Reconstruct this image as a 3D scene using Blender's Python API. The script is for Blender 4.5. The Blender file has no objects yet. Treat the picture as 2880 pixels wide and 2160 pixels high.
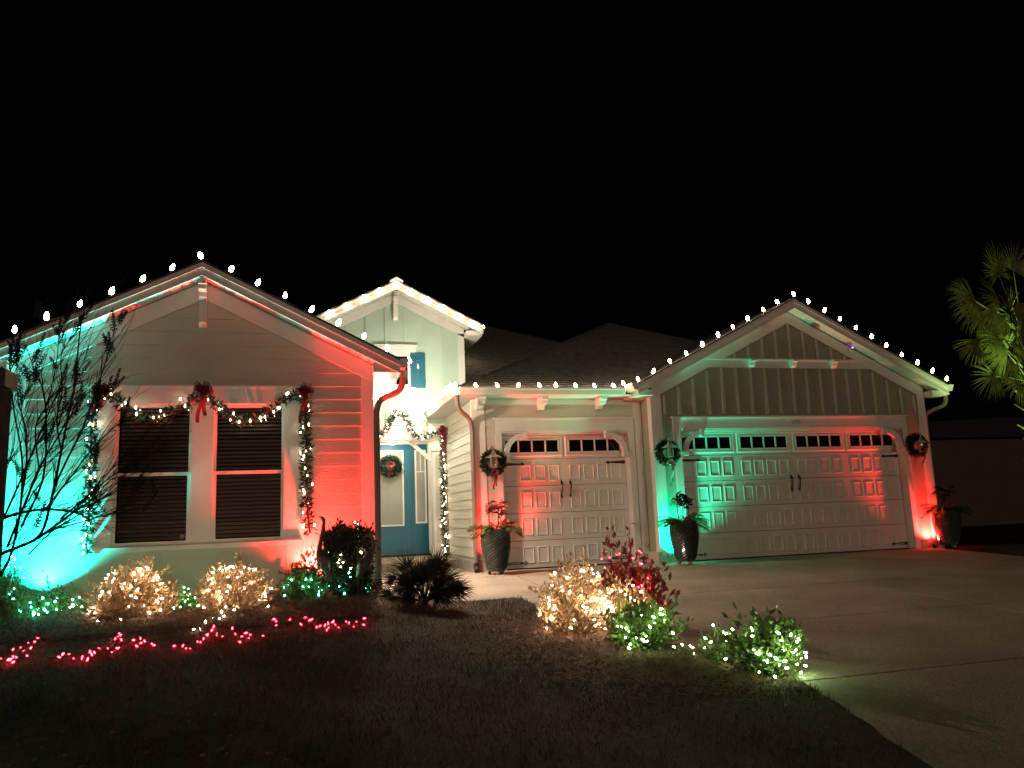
import bpy, math, random
from mathutils import Vector, Matrix
R = random.Random(7)
rad = math.radians
sc = bpy.context.scene
C = sc.collection

# ---------------------------------------------------------------- camera
EYE = 0.952
YAW, PIT, ROL, FOC = rad(15.3956), rad(9.3376), rad(-2.2730), 2247.93
fw = Vector((math.sin(YAW)*math.cos(PIT), math.cos(YAW)*math.cos(PIT), math.sin(PIT)))
ri = Vector((math.cos(YAW), -math.sin(YAW), 0)); up = ri.cross(fw)
ri2 = ri*math.cos(ROL) + up*math.sin(ROL); up2 = -ri*math.sin(ROL) + up*math.cos(ROL)
cam = bpy.data.cameras.new('camera'); co = bpy.data.objects.new('camera', cam); C.objects.link(co)
co.matrix_world = Matrix(((ri2.x, up2.x, -fw.x, 0), (ri2.y, up2.y, -fw.y, 0), (ri2.z, up2.z, -fw.z, EYE), (0, 0, 0, 1)))
cam.sensor_width = 36; cam.lens = FOC/2880*36; cam.clip_end = 500; cam.clip_start = 0.05
sc.camera = co
sc.view_settings.view_transform = 'Standard'; sc.view_settings.look = 'None'
sc.view_settings.exposure = 0; sc.view_settings.gamma = 1; sc.view_settings.use_curve_mapping = False
sc.cycles.use_denoising = True; sc.cycles.max_bounces = 5; sc.cycles.use_light_tree = True
sc.cycles.sample_clamp_indirect = 4; sc.cycles.transparent_max_bounces = 12; sc.cycles.caustics_reflective = False

# ---------------------------------------------------------------- night sky and added facade fill
w = bpy.data.worlds.new('World'); sc.world = w; w.use_nodes = True
nt = w.node_tree; bg = nt.nodes['Background']
sky = nt.nodes.new('ShaderNodeTexSky'); sky.sky_type = 'NISHITA'; sky.sun_disc = False
sky.sun_elevation = rad(8); sky.sun_rotation = rad(190)
nt.links.new(sky.outputs[0], bg.inputs[0]); bg.inputs[1].default_value = 0.0001
def lamp(name, kind, loc, energy, col, size=.05, **k):
    l = bpy.data.lights.new(name, kind); l.energy = energy; l.color = col
    if kind == 'SUN': l.angle = size
    else: l.shadow_soft_size = size
    for a, b in k.items(): setattr(l, a, b)
    o = bpy.data.objects.new(name, l); o.location = loc; C.objects.link(o); return o
facade_fill = lamp('facade_fill', 'SUN', (0, 0, 20), 0.27, (1, .70, .52), rad(4))  # added warm fill from behind the camera to brighten the facades, no real source
facade_fill.rotation_euler = Vector((-.05, .96, -.05)).to_track_quat('-Z', 'Y').to_euler()

# ---------------------------------------------------------------- helpers
def at(px, py, Y=None, X=None):
    d = ri2*(px-1440) - up2*(py-1080) + fw*FOC
    d = d*(Y/d.y) if Y is not None else d*(X/d.x)
    return Vector((d.x, d.y, d.z+EYE))
def sst(a, b, x):
    t = min(1, max(0, (x-a)/(b-a))); return t*t*(3-2*t)
def dz(y): return -.0484*max(0, 12.9-y)
def hill(x, y):          # height of the lawn and beds
    h = dz(y) + .015
    h += .20*sst(2.2, .6, x)*sst(2, 9.5, y)*sst(13, 11.5, y)
    h += .10*math.exp(-((x-2.1)/.7)**2-((y-7.6)/1.2)**2)
    h += .018*math.sin(3.1*x+.6*y)*math.sin(2.3*y-.8*x)
    # drop under the paving
    e = DRIVE_X(y)
    if y < 10.4: h -= .12*sst(e-.02, e+.12, x)*(1 if x < 12.1 else sst(12.5, 12.2, x))
    else: h -= .30*sst(1.0, 1.15, x)*sst(10.33, 10.4, y)*(1 if x < 12.1 else sst(12.5, 12.2, x))
    return h
def DRIVE_X(y): return 2.85 + .82*max(0, min(1, (9.6-y)/4.1)) + max(0, 5.5-y)*-.25
def ground_at(px, py):
    p = at(px, py, Y=6)
    d = (p - Vector((0, 0, EYE)))/6; y = 3.0
    while y < 14:
        z = EYE + d.z*y
        if z < hill(d.x*y, y): break
        y += .02
    return Vector((d.x*y, y, hill(d.x*y, y)))

class G:
    def __init__(s): s.v = []; s.f = []; s.sm = False
    def add(s, vs, fs):
        n = len(s.v); s.v += [tuple(v) for v in vs]; s.f += [tuple(i+n for i in f) for f in fs]; return s
    def hexa(s, p): return s.add(p, [(0,3,2,1),(4,5,6,7),(0,1,5,4),(1,2,6,5),(2,3,7,6),(3,0,4,7)])
    def box(s, x0, y0, z0, x1, y1, z1):
        if x0 > x1: x0, x1 = x1, x0
        if y0 > y1: y0, y1 = y1, y0
        if z0 > z1: z0, z1 = z1, z0
        return s.hexa([(x0,y0,z0),(x1,y0,z0),(x1,y1,z0),(x0,y1,z0),(x0,y0,z1),(x1,y0,z1),(x1,y1,z1),(x0,y1,z1)])
    def prism(s, poly, y0, y1):      # polygon in x,z, extruded in y
        n = len(poly)
        return s.add([(x, y0, z) for x, z in poly]+[(x, y1, z) for x, z in poly],
            [tuple(range(n)), tuple(range(2*n-1, n-1, -1))]+[(i, i+n, (i+1) % n+n, (i+1) % n) for i in range(n)])
    def prismf(s, poly, fn, a, b):   # polygon mapped by fn(u,v,n)
        n = len(poly)
        return s.add([fn(u, v, a) for u, v in poly]+[fn(u, v, b) for u, v in poly],
            [tuple(range(n)), tuple(range(2*n-1, n-1, -1))]+[(i, i+n, (i+1) % n+n, (i+1) % n) for i in range(n)])
    def tube(s, pts, r, n=6, cap=True):
        pts = [Vector(p) for p in pts]; m = len(pts); rs = r if isinstance(r, (list, tuple)) else [r]*m
        t = (pts[1]-pts[0]).normalized(); a = t.orthogonal().normalized(); base = len(s.v); vs = []
        for i, p in enumerate(pts):
            t = (pts[min(i+1, m-1)]-pts[max(i-1, 0)]).normalized()
            a = (a - t*a.dot(t)); a = a.normalized() if a.length > 1e-6 else t.orthogonal().normalized()
            b = t.cross(a)
            for k in range(n):
                q = 2*math.pi*k/n; vs.append(p + (a*math.cos(q)+b*math.sin(q))*rs[i])
        fs = [(i*n+k, i*n+(k+1) % n, (i+1)*n+(k+1) % n, (i+1)*n+k) for i in range(m-1) for k in range(n)]
        if cap: fs += [tuple(range(n-1, -1, -1)), tuple((m-1)*n+k for k in range(n))]
        return s.add(vs, fs)
    def lathe(s, prof, c=(0,0,0), n=20, axis='z'):
        vs = []
        for r, z in prof:
            for k in range(n):
                q = 2*math.pi*k/n
                vs.append((c[0]+r*math.cos(q), c[1]+r*math.sin(q), c[2]+z))
        m = len(prof)
        return s.add(vs, [(i*n+k, i*n+(k+1) % n, (i+1)*n+(k+1) % n, (i+1)*n+k) for i in range(m-1) for k in range(n)])
    def leaf(s, p, d, L, W, side=None, bend=0.25):
        d = d.normalized(); sd = d.cross(side if side is not None else Vector((R.uniform(-1,1), R.uniform(-1,1), R.uniform(-1,1))))
        sd = sd.normalized() if sd.length > 1e-4 else d.orthogonal().normalized()
        nn = sd.cross(d)
        a = p; m = p + d*L*.5 + nn*L*bend*.4; t = p + d*L - nn*L*bend*.2
        return s.add([a, m+sd*W/2, t, m-sd*W/2, m-nn*W*.18], [(0,1,4),(1,2,4),(2,3,4),(3,0,4)])
    def blade(s, p, d, L, W, droop=0.0, side=None, seg=2):
        d = Vector(d).normalized(); sd = d.cross(side or Vector((0,0,1)))
        sd = sd.normalized() if sd.length > 1e-4 else Vector((1,0,0))
        vs = []; q = Vector(p); dd = d.copy()
        for i in range(seg+1):
            ww = W*(1-(i/seg)**2)*.5 if i else W*.35
            if i == seg: vs.append(q.copy())
            else: vs += [q+sd*ww, q-sd*ww]
            dd = (dd + Vector((0,0,-droop))).normalized(); q = q + dd*(L/seg)
        fs = [(2*i, 2*i+1, 2*i+3, 2*i+2) for i in range(seg-1)] + [(2*seg-2, 2*seg-1, 2*seg)]
        return s.add(vs, fs)
    def mesh(s, name, m):
        me = bpy.data.meshes.new(name); me.from_pydata(s.v, [], s.f); me.materials.append(m)
        if s.sm: me.shade_smooth()
        return me
def obj(name, g, m, parent=None, loc=None, label=None, kind=None):
    me = g.mesh(name, m) if isinstance(g, G) else g
    o = bpy.data.objects.new(name, me); C.objects.link(o)
    if parent is not None: o.parent = parent
    if loc is not None: o.location = loc
    if label: o['label'] = label
    if kind: o['kind'] = kind
    return o
def tag(o, label, cat, group=None):
    o['label'] = label; o['category'] = cat
    if group: o['group'] = group
    return o
def thing(name, label, cat, loc=(0,0,0), group=None, rz=0):
    o = bpy.data.objects.new(name, None); C.objects.link(o); o.location = loc; o.rotation_euler = (0,0,rz); o.empty_display_size = .1
    return tag(o, label, cat, group)
def node(name, parent): # a part that holds sub-parts
    o = bpy.data.objects.new(name, None); C.objects.link(o); o.parent = parent; o.empty_display_size = .1; return o

# ---------------------------------------------------------------- materials
def mat(name, col, rough=.6, var=.12, scale=8, bump=0, bscale=60, metal=0, col2=None, stretch=None, spec=.5, coat=0):
    m = bpy.data.materials.new(name); m.use_nodes = True; n = m.node_tree.nodes; l = m.node_tree.links
    b = n['Principled BSDF']; b.inputs['Roughness'].default_value = rough; b.inputs['Metallic'].default_value = metal
    b.inputs['Specular IOR Level'].default_value = spec; b.inputs['Coat Weight'].default_value = coat
    tc = n.new('ShaderNodeTexCoord'); mp = n.new('ShaderNodeMapping'); l.new(tc.outputs['Object'], mp.inputs[0])
    if stretch: mp.inputs['Scale'].default_value = stretch
    ns = n.new('ShaderNodeTexNoise'); ns.inputs['Scale'].default_value = scale; ns.inputs['Detail'].default_value = 6; l.new(mp.outputs[0], ns.inputs[0])
    rp = n.new('ShaderNodeValToRGB'); l.new(ns.outputs[0], rp.inputs[0])
    c2 = col2 or tuple(c*(1-var) for c in col); rp.color_ramp.elements[0].color = (*c2, 1); rp.color_ramp.elements[1].color = (*col, 1)
    rp.color_ramp.elements[0].position = .35; rp.color_ramp.elements[1].position = .65
    l.new(rp.outputs[0], b.inputs['Base Color'])
    if bump:
        n2 = n.new('ShaderNodeTexNoise'); n2.inputs['Scale'].default_value = bscale; n2.inputs['Detail'].default_value = 8; l.new(mp.outputs[0], n2.inputs[0])
        bp = n.new('ShaderNodeBump'); bp.inputs['Strength'].default_value = bump; bp.inputs['Distance'].default_value = .02
        l.new(n2.outputs[0], bp.inputs['Height']); l.new(bp.outputs[0], b.inputs['Normal'])
    return m
def emit(name, col, s):
    m = bpy.data.materials.new(name); m.use_nodes = True; n = m.node_tree.nodes; n.clear()
    e = n.new('ShaderNodeEmission'); e.inputs[0].default_value = (*col, 1); e.inputs[1].default_value = s
    o = n.new('ShaderNodeOutputMaterial'); m.node_tree.links.new(e.outputs[0], o.inputs[0]); return m
def foliage(name, col, col2, rough=.45, trans=.25):
    m = mat(name, col, rough, col2=col2, scale=14)
    n = m.node_tree.nodes; l = m.node_tree.links; b = n['Principled BSDF']; out = [x for x in n if x.type == 'OUTPUT_MATERIAL'][0]
    t = n.new('ShaderNodeBsdfTranslucent'); mx = n.new('ShaderNodeMixShader'); mx.inputs[0].default_value = trans
    l.new([x for x in n if x.type == 'VALTORGB'][0].outputs[0], t.inputs[0]); l.new(b.outputs[0], mx.inputs[1]); l.new(t.outputs[0], mx.inputs[2]); l.new(mx.outputs[0], out.inputs[0])
    return m
def glassm(name, tint=(1,1,1)):
    m = bpy.data.materials.new(name); m.use_nodes = True; n = m.node_tree.nodes; l = m.node_tree.links; n.clear()
    t = n.new('ShaderNodeBsdfTransparent'); t.inputs[0].default_value = (*tint, 1); g = n.new('ShaderNodeBsdfGlossy'); g.inputs['Roughness'].default_value = .02
    f = n.new('ShaderNodeFresnel'); f.inputs[0].default_value = 1.5; mx = n.new('ShaderNodeMixShader'); o = n.new('ShaderNodeOutputMaterial')
    l.new(f.outputs[0], mx.inputs[0]); l.new(t.outputs[0], mx.inputs[1]); l.new(g.outputs[0], mx.inputs[2]); l.new(mx.outputs[0], o.inputs[0]); return m
M = {}
wood = (1.2, 1.2, 22)
M['siding'] = mat('mint_siding_paint', (.62,.605,.53), .6, .07, 3, .35, 9, stretch=(1.5,1.5,26))
M['mint'] = mat('tower_mint_paint', (.50,.62,.53), .6, .07, 3, .12, 30)
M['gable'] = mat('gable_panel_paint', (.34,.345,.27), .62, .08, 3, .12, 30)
M['batten'] = mat('gable_batten_paint', (.56,.56,.47), .6, .08, 3, .12, 30)
M['panelmint'] = mat('mint_panel_paint', (.50,.56,.47), .62, .08, 3, .12, 30)
M['trim'] = mat('white_trim_paint', (.78,.76,.72), .5, .05, 4, .06, 30)
M['door'] = mat('white_garage_door_paint', (.74,.71,.66), .5, .05, 2, .12, 40)
M['soffit'] = mat('white_soffit', (.76,.75,.72), .55, .05, 5)
M['shingle'] = mat('grey_asphalt_shingle', (.20,.185,.165), .9, 0, 9, .6, 160, col2=(.10,.093,.085), stretch=(3,3,9))
M['teal'] = mat('teal_door_paint', (.006,.12,.19), .4, .12, 3, .05, 30)
M['tealsh'] = mat('blue_shutter_paint', (.008,.13,.21), .5, .15, 6, .1, 30)
M['gutter'] = mat('white_gutter_enamel', (.74,.72,.69), .35, .05, 4)
M['brown'] = mat('brown_downspout_enamel', (.24,.20,.17), .4, .08, 4)
M['black'] = mat('black_iron', (.012,.012,.012), .45, .2, 20, .1, 80)
M['dark'] = mat('dark_glass', (.006,.006,.007), .06, .1, 2)
M['glass'] = glassm('window_glass')
M['frost'] = mat('frosted_door_glass', (.30,.32,.28), .4, .10, 5)
M['blind'] = mat('dark_blind_slat', (.36,.30,.25), .5, .1, 4)
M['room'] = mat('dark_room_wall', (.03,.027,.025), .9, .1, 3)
M['concrete'] = mat('pale_concrete', (.45,.37,.29), .85, 0, .9, .5, 55, col2=(.29,.24,.19))
M['joint'] = mat('driveway_joint', (.08,.07,.06), .95, .2, 9)
M['lawn'] = mat('winter_lawn_soil', (.06,.04,.02), .95, 0, 2.6, .9, 70, col2=(.022,.016,.008))
M['grass'] = foliage('dormant_grass', (.15,.105,.05), (.045,.038,.016), .7, .2)
M['straw'] = mat('pine_straw', (.27,.14,.08), .8, 0, 12, col2=(.13,.065,.04))
M['stone'] = mat('grey_foundation', (.30,.28,.25), .9, .2, 10, .3, 50)
M['gold'] = foliage('variegated_leaf', (.64,.47,.28), (.30,.20,.10), .45, .25)
M['green'] = foliage('green_leaf', (.20,.27,.08), (.05,.09,.03), .35, .2)
M['dgreen'] = foliage('dark_green_leaf', (.035,.06,.025), (.015,.03,.012), .4, .15)
M['redleaf'] = foliage('red_bronze_leaf', (.34,.07,.05), (.13,.035,.03), .35, .2)
M['needle'] = foliage('garland_needle', (.035,.075,.035), (.015,.035,.018), .5, .1)
M['stem'] = mat('tan_stem', (.24,.17,.12), .8, .3, 20)
M['bark'] = mat('dark_bark', (.035,.028,.024), .9, .4, 20, .4, 60)
M['twig'] = mat('dark_twig', (.022,.018,.015), .9, .3, 20)
M['palm'] = foliage('palm_frond', (.24,.25,.05), (.10,.12,.035), .4, .2)
M['palmdark'] = foliage('fan_palm_frond', (.028,.035,.016), (.012,.018,.008), .45, .1)
M['ribbon'] = mat('red_ribbon', (.17,.022,.024), .35, .3, 8)
M['ribbonw'] = mat('silver_ribbon', (.45,.40,.36), .35, .3, 8)
M['pot'] = mat('slate_glazed_pot', (.045,.055,.06), .25, .25, 8, coat=.5)
M['bronze'] = mat('verdigris_bronze', (.12,.13,.11), .45, 0, 7, .3, 40, col2=(.05,.055,.05), metal=.5)
M['nickel'] = mat('brushed_nickel', (.55,.52,.48), .3, .1, 10, metal=.9)
M['flower'] = mat('orange_red_flower', (.55,.10,.05), .5, .4, 20)
M['fir'] = foliage('fir_spray', (.19,.20,.07), (.07,.09,.03), .5, .2)
M['wire'] = mat('green_wire', (.01,.02,.012), .5, .1, 5)
M['neigh'] = mat('neighbour_stucco', (.11,.075,.05), .9, .1, 2, .2, 40)
M['box'] = mat('pale_stone_block', (.52,.43,.36), .8, .15, 6, .2, 40)
E_ = {'warm': emit('warm_bulb', (1,.70,.46), 175), 'c9': emit('roof_bulb', (1,.76,.50), 76), 'red': emit('red_bulb', (1,.014,.03), 70),
      'green': emit('green_bulb', (.16,1,.30), 90), 'cool': emit('mint_bulb', (.10,1,.60), 90), 'gar': emit('garland_bulb', (1,.70,.46), 42), 'grw': emit('pale_green_bulb', (.62,1,.42), 85)}
def ico(r, sx=1, sz=1):
    g = G(); t = (1+5**.5)/2
    vs = [(-1,t,0),(1,t,0),(-1,-t,0),(1,-t,0),(0,-1,t),(0,1,t),(0,-1,-t),(0,1,-t),(t,0,-1),(t,0,1),(-t,0,-1),(-t,0,1)]
    fs = [(0,11,5),(0,5,1),(0,1,7),(0,7,10),(0,10,11),(1,5,9),(5,11,4),(11,10,2),(10,7,6),(7,1,8),(3,9,4),(3,4,2),(3,2,6),(3,6,8),(3,8,9),(4,9,5),(2,4,11),(6,2,10),(8,6,7),(9,8,1)]
    k = r/math.sqrt(1+t*t); g.add([(x*k*sx, y*k*sx, z*k*sz) for x, y, z in vs], fs); return g
BULB = {k: ico(.0105, .72, 1.75).mesh('mini_bulb', v) for k, v in E_.items() if k != 'c9'}
g = G(); g.sm = True; g.lathe([(.0,-.035),(.014,-.03),(.023,-.012),(.0255,.004),(.021,.024),(.012,.042),(0,.052)], n=8)
C9 = g.mesh('cone_bulb', E_['c9'])
g = G(); g.lathe([(.0,-.065),(.012,-.065),(.013,-.03)], n=6); SOCK = g.mesh('bulb_socket', M['wire'])

def grit(m, s1, amt):
    n = m.node_tree.nodes; l = m.node_tree.links; b = n['Principled BSDF']; rp = [x for x in n if x.type == 'VALTORGB'][0]
    tc = [x for x in n if x.type == 'TEX_COORD'][0]
    a = n.new('ShaderNodeTexNoise'); a.inputs['Scale'].default_value = s1; a.inputs['Detail'].default_value = 3; l.new(tc.outputs['Object'], a.inputs[0])
    r2 = n.new('ShaderNodeValToRGB'); r2.color_ramp.elements[0].position = .40; r2.color_ramp.elements[1].position = .62
    r2.color_ramp.elements[0].color = (1-amt,)*3+(1,); r2.color_ramp.elements[1].color = (1, 1, 1, 1); l.new(a.outputs[0], r2.inputs[0])
    mx = n.new('ShaderNodeMix'); mx.data_type = 'RGBA'; mx.blend_type = 'MULTIPLY'; mx.inputs[0].default_value = 1
    l.new(rp.outputs[0], mx.inputs[6]); l.new(r2.outputs[0], mx.inputs[7]); l.new(mx.outputs[2], b.inputs['Base Color'])
grit(M['concrete'], 38, .30); grit(M['shingle'], 7, .35); grit(M['lawn'], 9, .5)
# ================================================================= GROUND
g = G(); xs = []; x = -40
while x < 60: xs.append(x); x += .11 if -4.5 < x < 5 else (.6 if -8 < x < 16 else 5)
ys = []; y = -6
while y < 80: ys.append(y); y += .11 if 3.5 < y < 12.6 else (.5 if y < 22 else 6)
nx = len(xs)
g.add([(x, y, hill(x, y) if (y < 13 or x < 1.0) else hill(x, 12.9)-.0) for y in ys for x in xs],
      [(j*nx+i, j*nx+i+1, (j+1)*nx+i+1, (j+1)*nx+i) for j in range(len(ys)-1) for i in range(nx-1)])
g.sm = True
o = obj('ground', g, M['lawn'], kind='structure')
# driveway: slabs with recessed joints on a dark bed
dr = node('driveway', None); dr['kind'] = 'structure'
def slab(x0, x1, y0, y1, par=dr, xl=None, xr=None, z=0.0, th=.1):
    gp = .010; g = G(); pts = []
    n = max(1, int(abs(y1-y0)/.35)); vs = []
    for i in range(n+1):
        y = y0+gp+(y1-y0-2*gp)*i/n
        a = (xl(y) if xl else x0)+gp; b = (xr(y) if xr else x1)-gp
        vs += [(a, y, dz(y)+z), (b, y, dz(y)+z), (b, y, dz(y)+z-th), (a, y, dz(y)+z-th)]
    fs = [(0,1,2,3), (4*n+3,4*n+2,4*n+1,4*n)]
    for i in range(n):
        for k in range(4): fs.append((4*i+k, 4*i+4+k, 4*i+4+(k+1) % 4, 4*i+(k+1) % 4))
    g.add(vs, fs); return obj('slab', g, M['concrete'], par)
ysl = [(3.0,5.51),(5.51,7.7),(7.7,9.87),(9.87,12.7)]
for a, b in ysl:
    if a < 9.8: slab(0, 7.5, a, b, xl=DRIVE_X)
    else: slab(3.45, 7.5, a, b)
    slab(7.5, 12.05, a, b)
slab(6.3, 12.05, 12.7, 13.48)
slab(3.45, 6.38, 12.7, 13.97)
slab(1.1, 3.45, 10.36, 12.75); slab(2.85, 3.45, 9.87, 10.36)
slab(1.02, 3.45, 12.75, 14.0); slab(1.02, 3.08, 14.0, 15.4)
slab(2.85, 7.5, -6, 3.0); slab(7.5, 12.05, -6, 3.0)
g = G()
for (x0,x1,y0,y1) in ((3.7,12,-5.5,12.65),(1.05,3.6,10.4,15.3),(3.3,12,12.6,13.4)):
    n = 30
    g.add([(x, y0+(y1-y0)*i/n, dz(y0+(y1-y0)*i/n)-.02) for i in range(n+1) for x in (x0, x1)], [(2*i, 2*i+1, 2*i+3, 2*i+2) for i in range(n)])
obj('bed', g, M['joint'], dr)
po = node('porch_floor', None); po['kind'] = 'structure'
g = G(); g.box(1.0, 15.4, -.1, 3.09, 17.86, .16); obj('slab', g, M['concrete'], po)

# ================================================================= HOUSE
house = thing('house', 'single-storey mint and white house with three gables and two white garage doors', 'house', (0, 12, 0))
HP = Vector((0, 12, 0))
def part(name, g, m, parent=None, **k):
    o = obj(name, g, m, parent or house, **k)
    if (parent or house) is house: o.location = -HP
    return o
def hnode(name):
    o = node(name, house); o.location = -HP; return o
def row_seg(g, fn, z0, z1, a0, b0, a1, b1, pr=.020, ptop=.006):
    # one lapped board: bottom edge proud, top tucked
    g.hexa([fn(a0,z0,pr), fn(b0,z0,pr), fn(b0,z0,0), fn(a0,z0,0), fn(a1,z1,ptop), fn(b1,z1,ptop), fn(b1,z1,0), fn(a1,z1,0)])
def lap_wall(wall, fn, zs, L, Rr, holes=(), m=None):
    # boards row by row between L(z) and R(z), cut around holes (u0,u1,z0,z1)
    for z0, z1 in zip(zs[:-1], zs[1:]):
        z1 = z1-.004 + .012
        cuts = sorted([(h[0], h[1]) for h in holes if h[2] < (z0+z1)/2 < h[3]])
        segs = []; a = None
        for c0, c1 in cuts: segs.append((a, c0)); a = c1
        segs.append((a, None))
        for s0, s1 in segs:
            a0 = L(z0) if s0 is None else max(s0, L(z0)); a1 = L(z1) if s0 is None else max(s0, L(z1))
            b0 = Rr(z0) if s1 is None else min(s1, Rr(z0)); b1 = Rr(z1) if s1 is None else min(s1, Rr(z1))
            if b0-a0 < .02: continue
            if b1 < a1: a1 = b1 = (a1+b1)/2
            g = G(); row_seg(g, fn, z0, z1, a0, b0, a1, b1); obj('siding_board', g, m or M['siding'], wall)
def K_gutter(g, p0, p1, out):   # k-style gutter along p0->p1, out = unit vector away from the wall
    p0, p1, out = Vector(p0), Vector(p1), Vector(out)
    prof = [(0,0),(.075,0),(.085,.02),(.10,.06),(.105,.075),(.125,.10),(.125,.125),(.113,.125),(.113,.105),(.075,.03),(.07,.012),(.012,.012),(.012,.125),(0,.125)]
    n = len(prof)
    g.add([p+out*u+Vector((0,0,v)) for p in (p0, p1) for u, v in prof], [(i, (i+1) % n, (i+1) % n+n, i+n) for i in range(n)])
    for p in (p0, p1):
        g.add([p+out*u+Vector((0,0,v)) for u, v in ((0,0),(.075,0),(.10,.06),(.125,.10),(.125,.125),(0,.125))], [(0,1,2,3,4,5)])
def gable(name, cx, half, zp, yf, yw, yb, fas=.20, sl=.5, soff=.0, lend=None, friez=.235, hw=None, boards=.13):
    # roof, fascia, soffit and frieze of a gable facing the street; half = roof half width, hw = wall half width
    rf = hnode('roof')
    for s in (-1, 1):
        g = G(); f = lambda x: zp - sl*abs(x-cx)
        e = cx+s*half
        g.prism([(cx, zp), (e, f(e)), (e, f(e)-.03), (cx, zp-.03)] if s > 0 else [(cx, zp), (cx, zp-.03), (e, f(e)-.03), (e, f(e))], yf-.02, yb)
        obj('shingles', g, M['shingle'], rf)
        g = G(); g.prism([(cx, zp-.033), (e, f(e)-.033), (e, f(e)-.14), (cx, zp-.14)], yf+.03, yb); obj('decking', g, M['trim'], rf)
        g = G(); g.prism([(cx, zp-.032), (e, f(e)-.032), (e, f(e)-.098), (cx, zp-.098)], yf-.028, yf+.026); obj('rake_trim', g, M['trim'], rf)
        g = G(); g.prism([(cx, zp-.101), (e, f(e)-.101), (e, f(e)-fas), (cx, zp-fas)], yf, yf+.025); obj('fascia_board', g, M['trim'], rf)
        g = G(); g.prism([(cx, zp-fas+.03), (e, f(e)-fas+.03), (e, f(e)-fas), (cx, zp-fas)], yf-.012, yf-.003); obj('fascia_bead', g, M['trim'], rf)
        # vented soffit panels
        n = int(half/boards)
        for i in range(n):
            a = cx+s*(i*half/n+.004); b = cx+s*((i+1)*half/n-.004)
            g = G(); g.prism([(a, f(a)-fas+.018), (b, f(b)-fas+.018), (b, f(b)-fas+.008), (a, f(a)-fas+.008)], yf+.03, yw-.002)
            obj('soffit_panel', g, M['soffit'], rf)
        # frieze board on the wall
        he = hw or half
        e2 = cx+s*he
        g = G(); g.prism([(cx, zp-fas-.002), (e2, f(e2)-fas-.002), (e2, f(e2)-fas-friez), (cx, zp-fas-friez)], yw-.034, yw-.003)
        obj('frieze_board', g, M['trim'], rf)
    return rf
def corbel(parent, x, y, z, h=.5, w=.09):   # king-post bracket under a gable peak
    g = G(); g.box(x-w/2, y-.26, z-.10, x+w/2, y-.002, z-.02)
    g.prismf([(0,-.11),(-.22,-.11),(-.22,-.16),(-.18,-.19),(-.17,-.25),(-.12,-.28),(-.10,-h+.06),(-.05,-h),(0,-h)], lambda u, v, n: (x+n, y+u, z+v), -w/2, w/2)
    obj('peak_bracket', g, M['trim'], parent)

# ------------------------------ left wing
LY = 10.7; LC = -1.14; SL = .5
fnL = lambda u, z, n: (u, LY-n, z)
wl = hnode('left_wing_wall')
wing = lambda z: (4.30-.20-.23-z)/SL
g = G(); g.prism([(-3.27,0),(.99,0),(.99,2.92),(LC,4.02),(-3.27,2.92)], LY, LY+.15); g.box(.84, LY+.15, 0, .99, 17.9, 3.0); g.box(-3.27, LY+.15, 0, -3.12, 17.9, 3.0)
obj('wall_sheathing', g, M['siding'], wl)
zs = [.14+.1755*i for i in range(0, 22)]; zs = [2.73+(.1755)*(i-15) for i in range(0, 23)]
lap_wall(wl, fnL, [z for z in zs if z > -.1], lambda z: max(-3.13, LC-max(0, wing(z))), lambda z: min(.85, LC+max(0, wing(z))), holes=[(-2.44, .165, .74, 2.73), (-2.35, -.10, -1, .74)])
for x0, x1 in ((.85, .99), (-3.27, -3.13)):
    g = G(); g.box(x0, LY-.03, -.1, x1, LY-.002, 2.93); obj('corner_board', g, M['trim'], wl)
g = G(); g.box(.992, LY-.03, -.1, 1.01, LY+.12, 2.93); obj('corner_board', g, M['trim'], wl)
rf = gable('left', LC, 2.48, 4.30, 10.4, LY, 19.0, hw=2.13)
corbel(rf, LC, LY-.03, 4.10, .62)
for s, nm in ((1,'r'),(-1,'l')):   # boxed eave returns
    g = G(); x = LC+s*2.13; xe = LC+s*2.46
    g.prism([(x, 2.88),(xe, 2.88),(xe, 2.99),(x, 2.99)], 10.43, 19); obj('eave_box', g, M['trim'], rf)
g = G(); K_gutter(g, (LC+2.48, 10.38, 2.935), (LC+2.48, 16.6, 2.935), (1,0,0)); o = part('gutter', g, M['gutter'])
# window unit
wn = hnode('left_wing_windows')
def cas(x0, x1, z0, z1, n0=.0, n1=.03, m='trim', name='casing', par=None, Y=LY):
    g = G(); g.box(x0, Y-n1, z0, x1, Y-n0, z1); return obj(name, g, M[m], par or wn)
cas(-2.43, 0.163, 2.50, 2.70, .002, .058, name='header_board'); cas(-2.46, .193, 2.70, 2.73, .002, .065, name='header_cap')
cas(-2.43, -2.12, .76, 2.498, .002, .055); cas(-.13, .13, .76, 2.498, .002, .055); cas(-1.245, -.985, .76, 2.498, .002, .045)
cas(-2.36, .10, .70, .757, .002, .085, name='window_sill'); 
cas(-2.12, -.13, 2.485, 2.498, .002, .045, name='head_bead')
for x0 in (-2.33, -.12):
    g = G(); g.add([(x0,LY-.083,.758),(x0+.20,LY-.083,.758),(x0+.17,LY-.031,.87),(x0+.03,LY-.031,.87),(x0,LY-.031,.758),(x0+.20,LY-.031,.758)], [(0,1,2,3),(0,3,4),(1,5,2),(3,2,5,4)]); obj('sill_end_block', g, M['trim'], wn)
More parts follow.
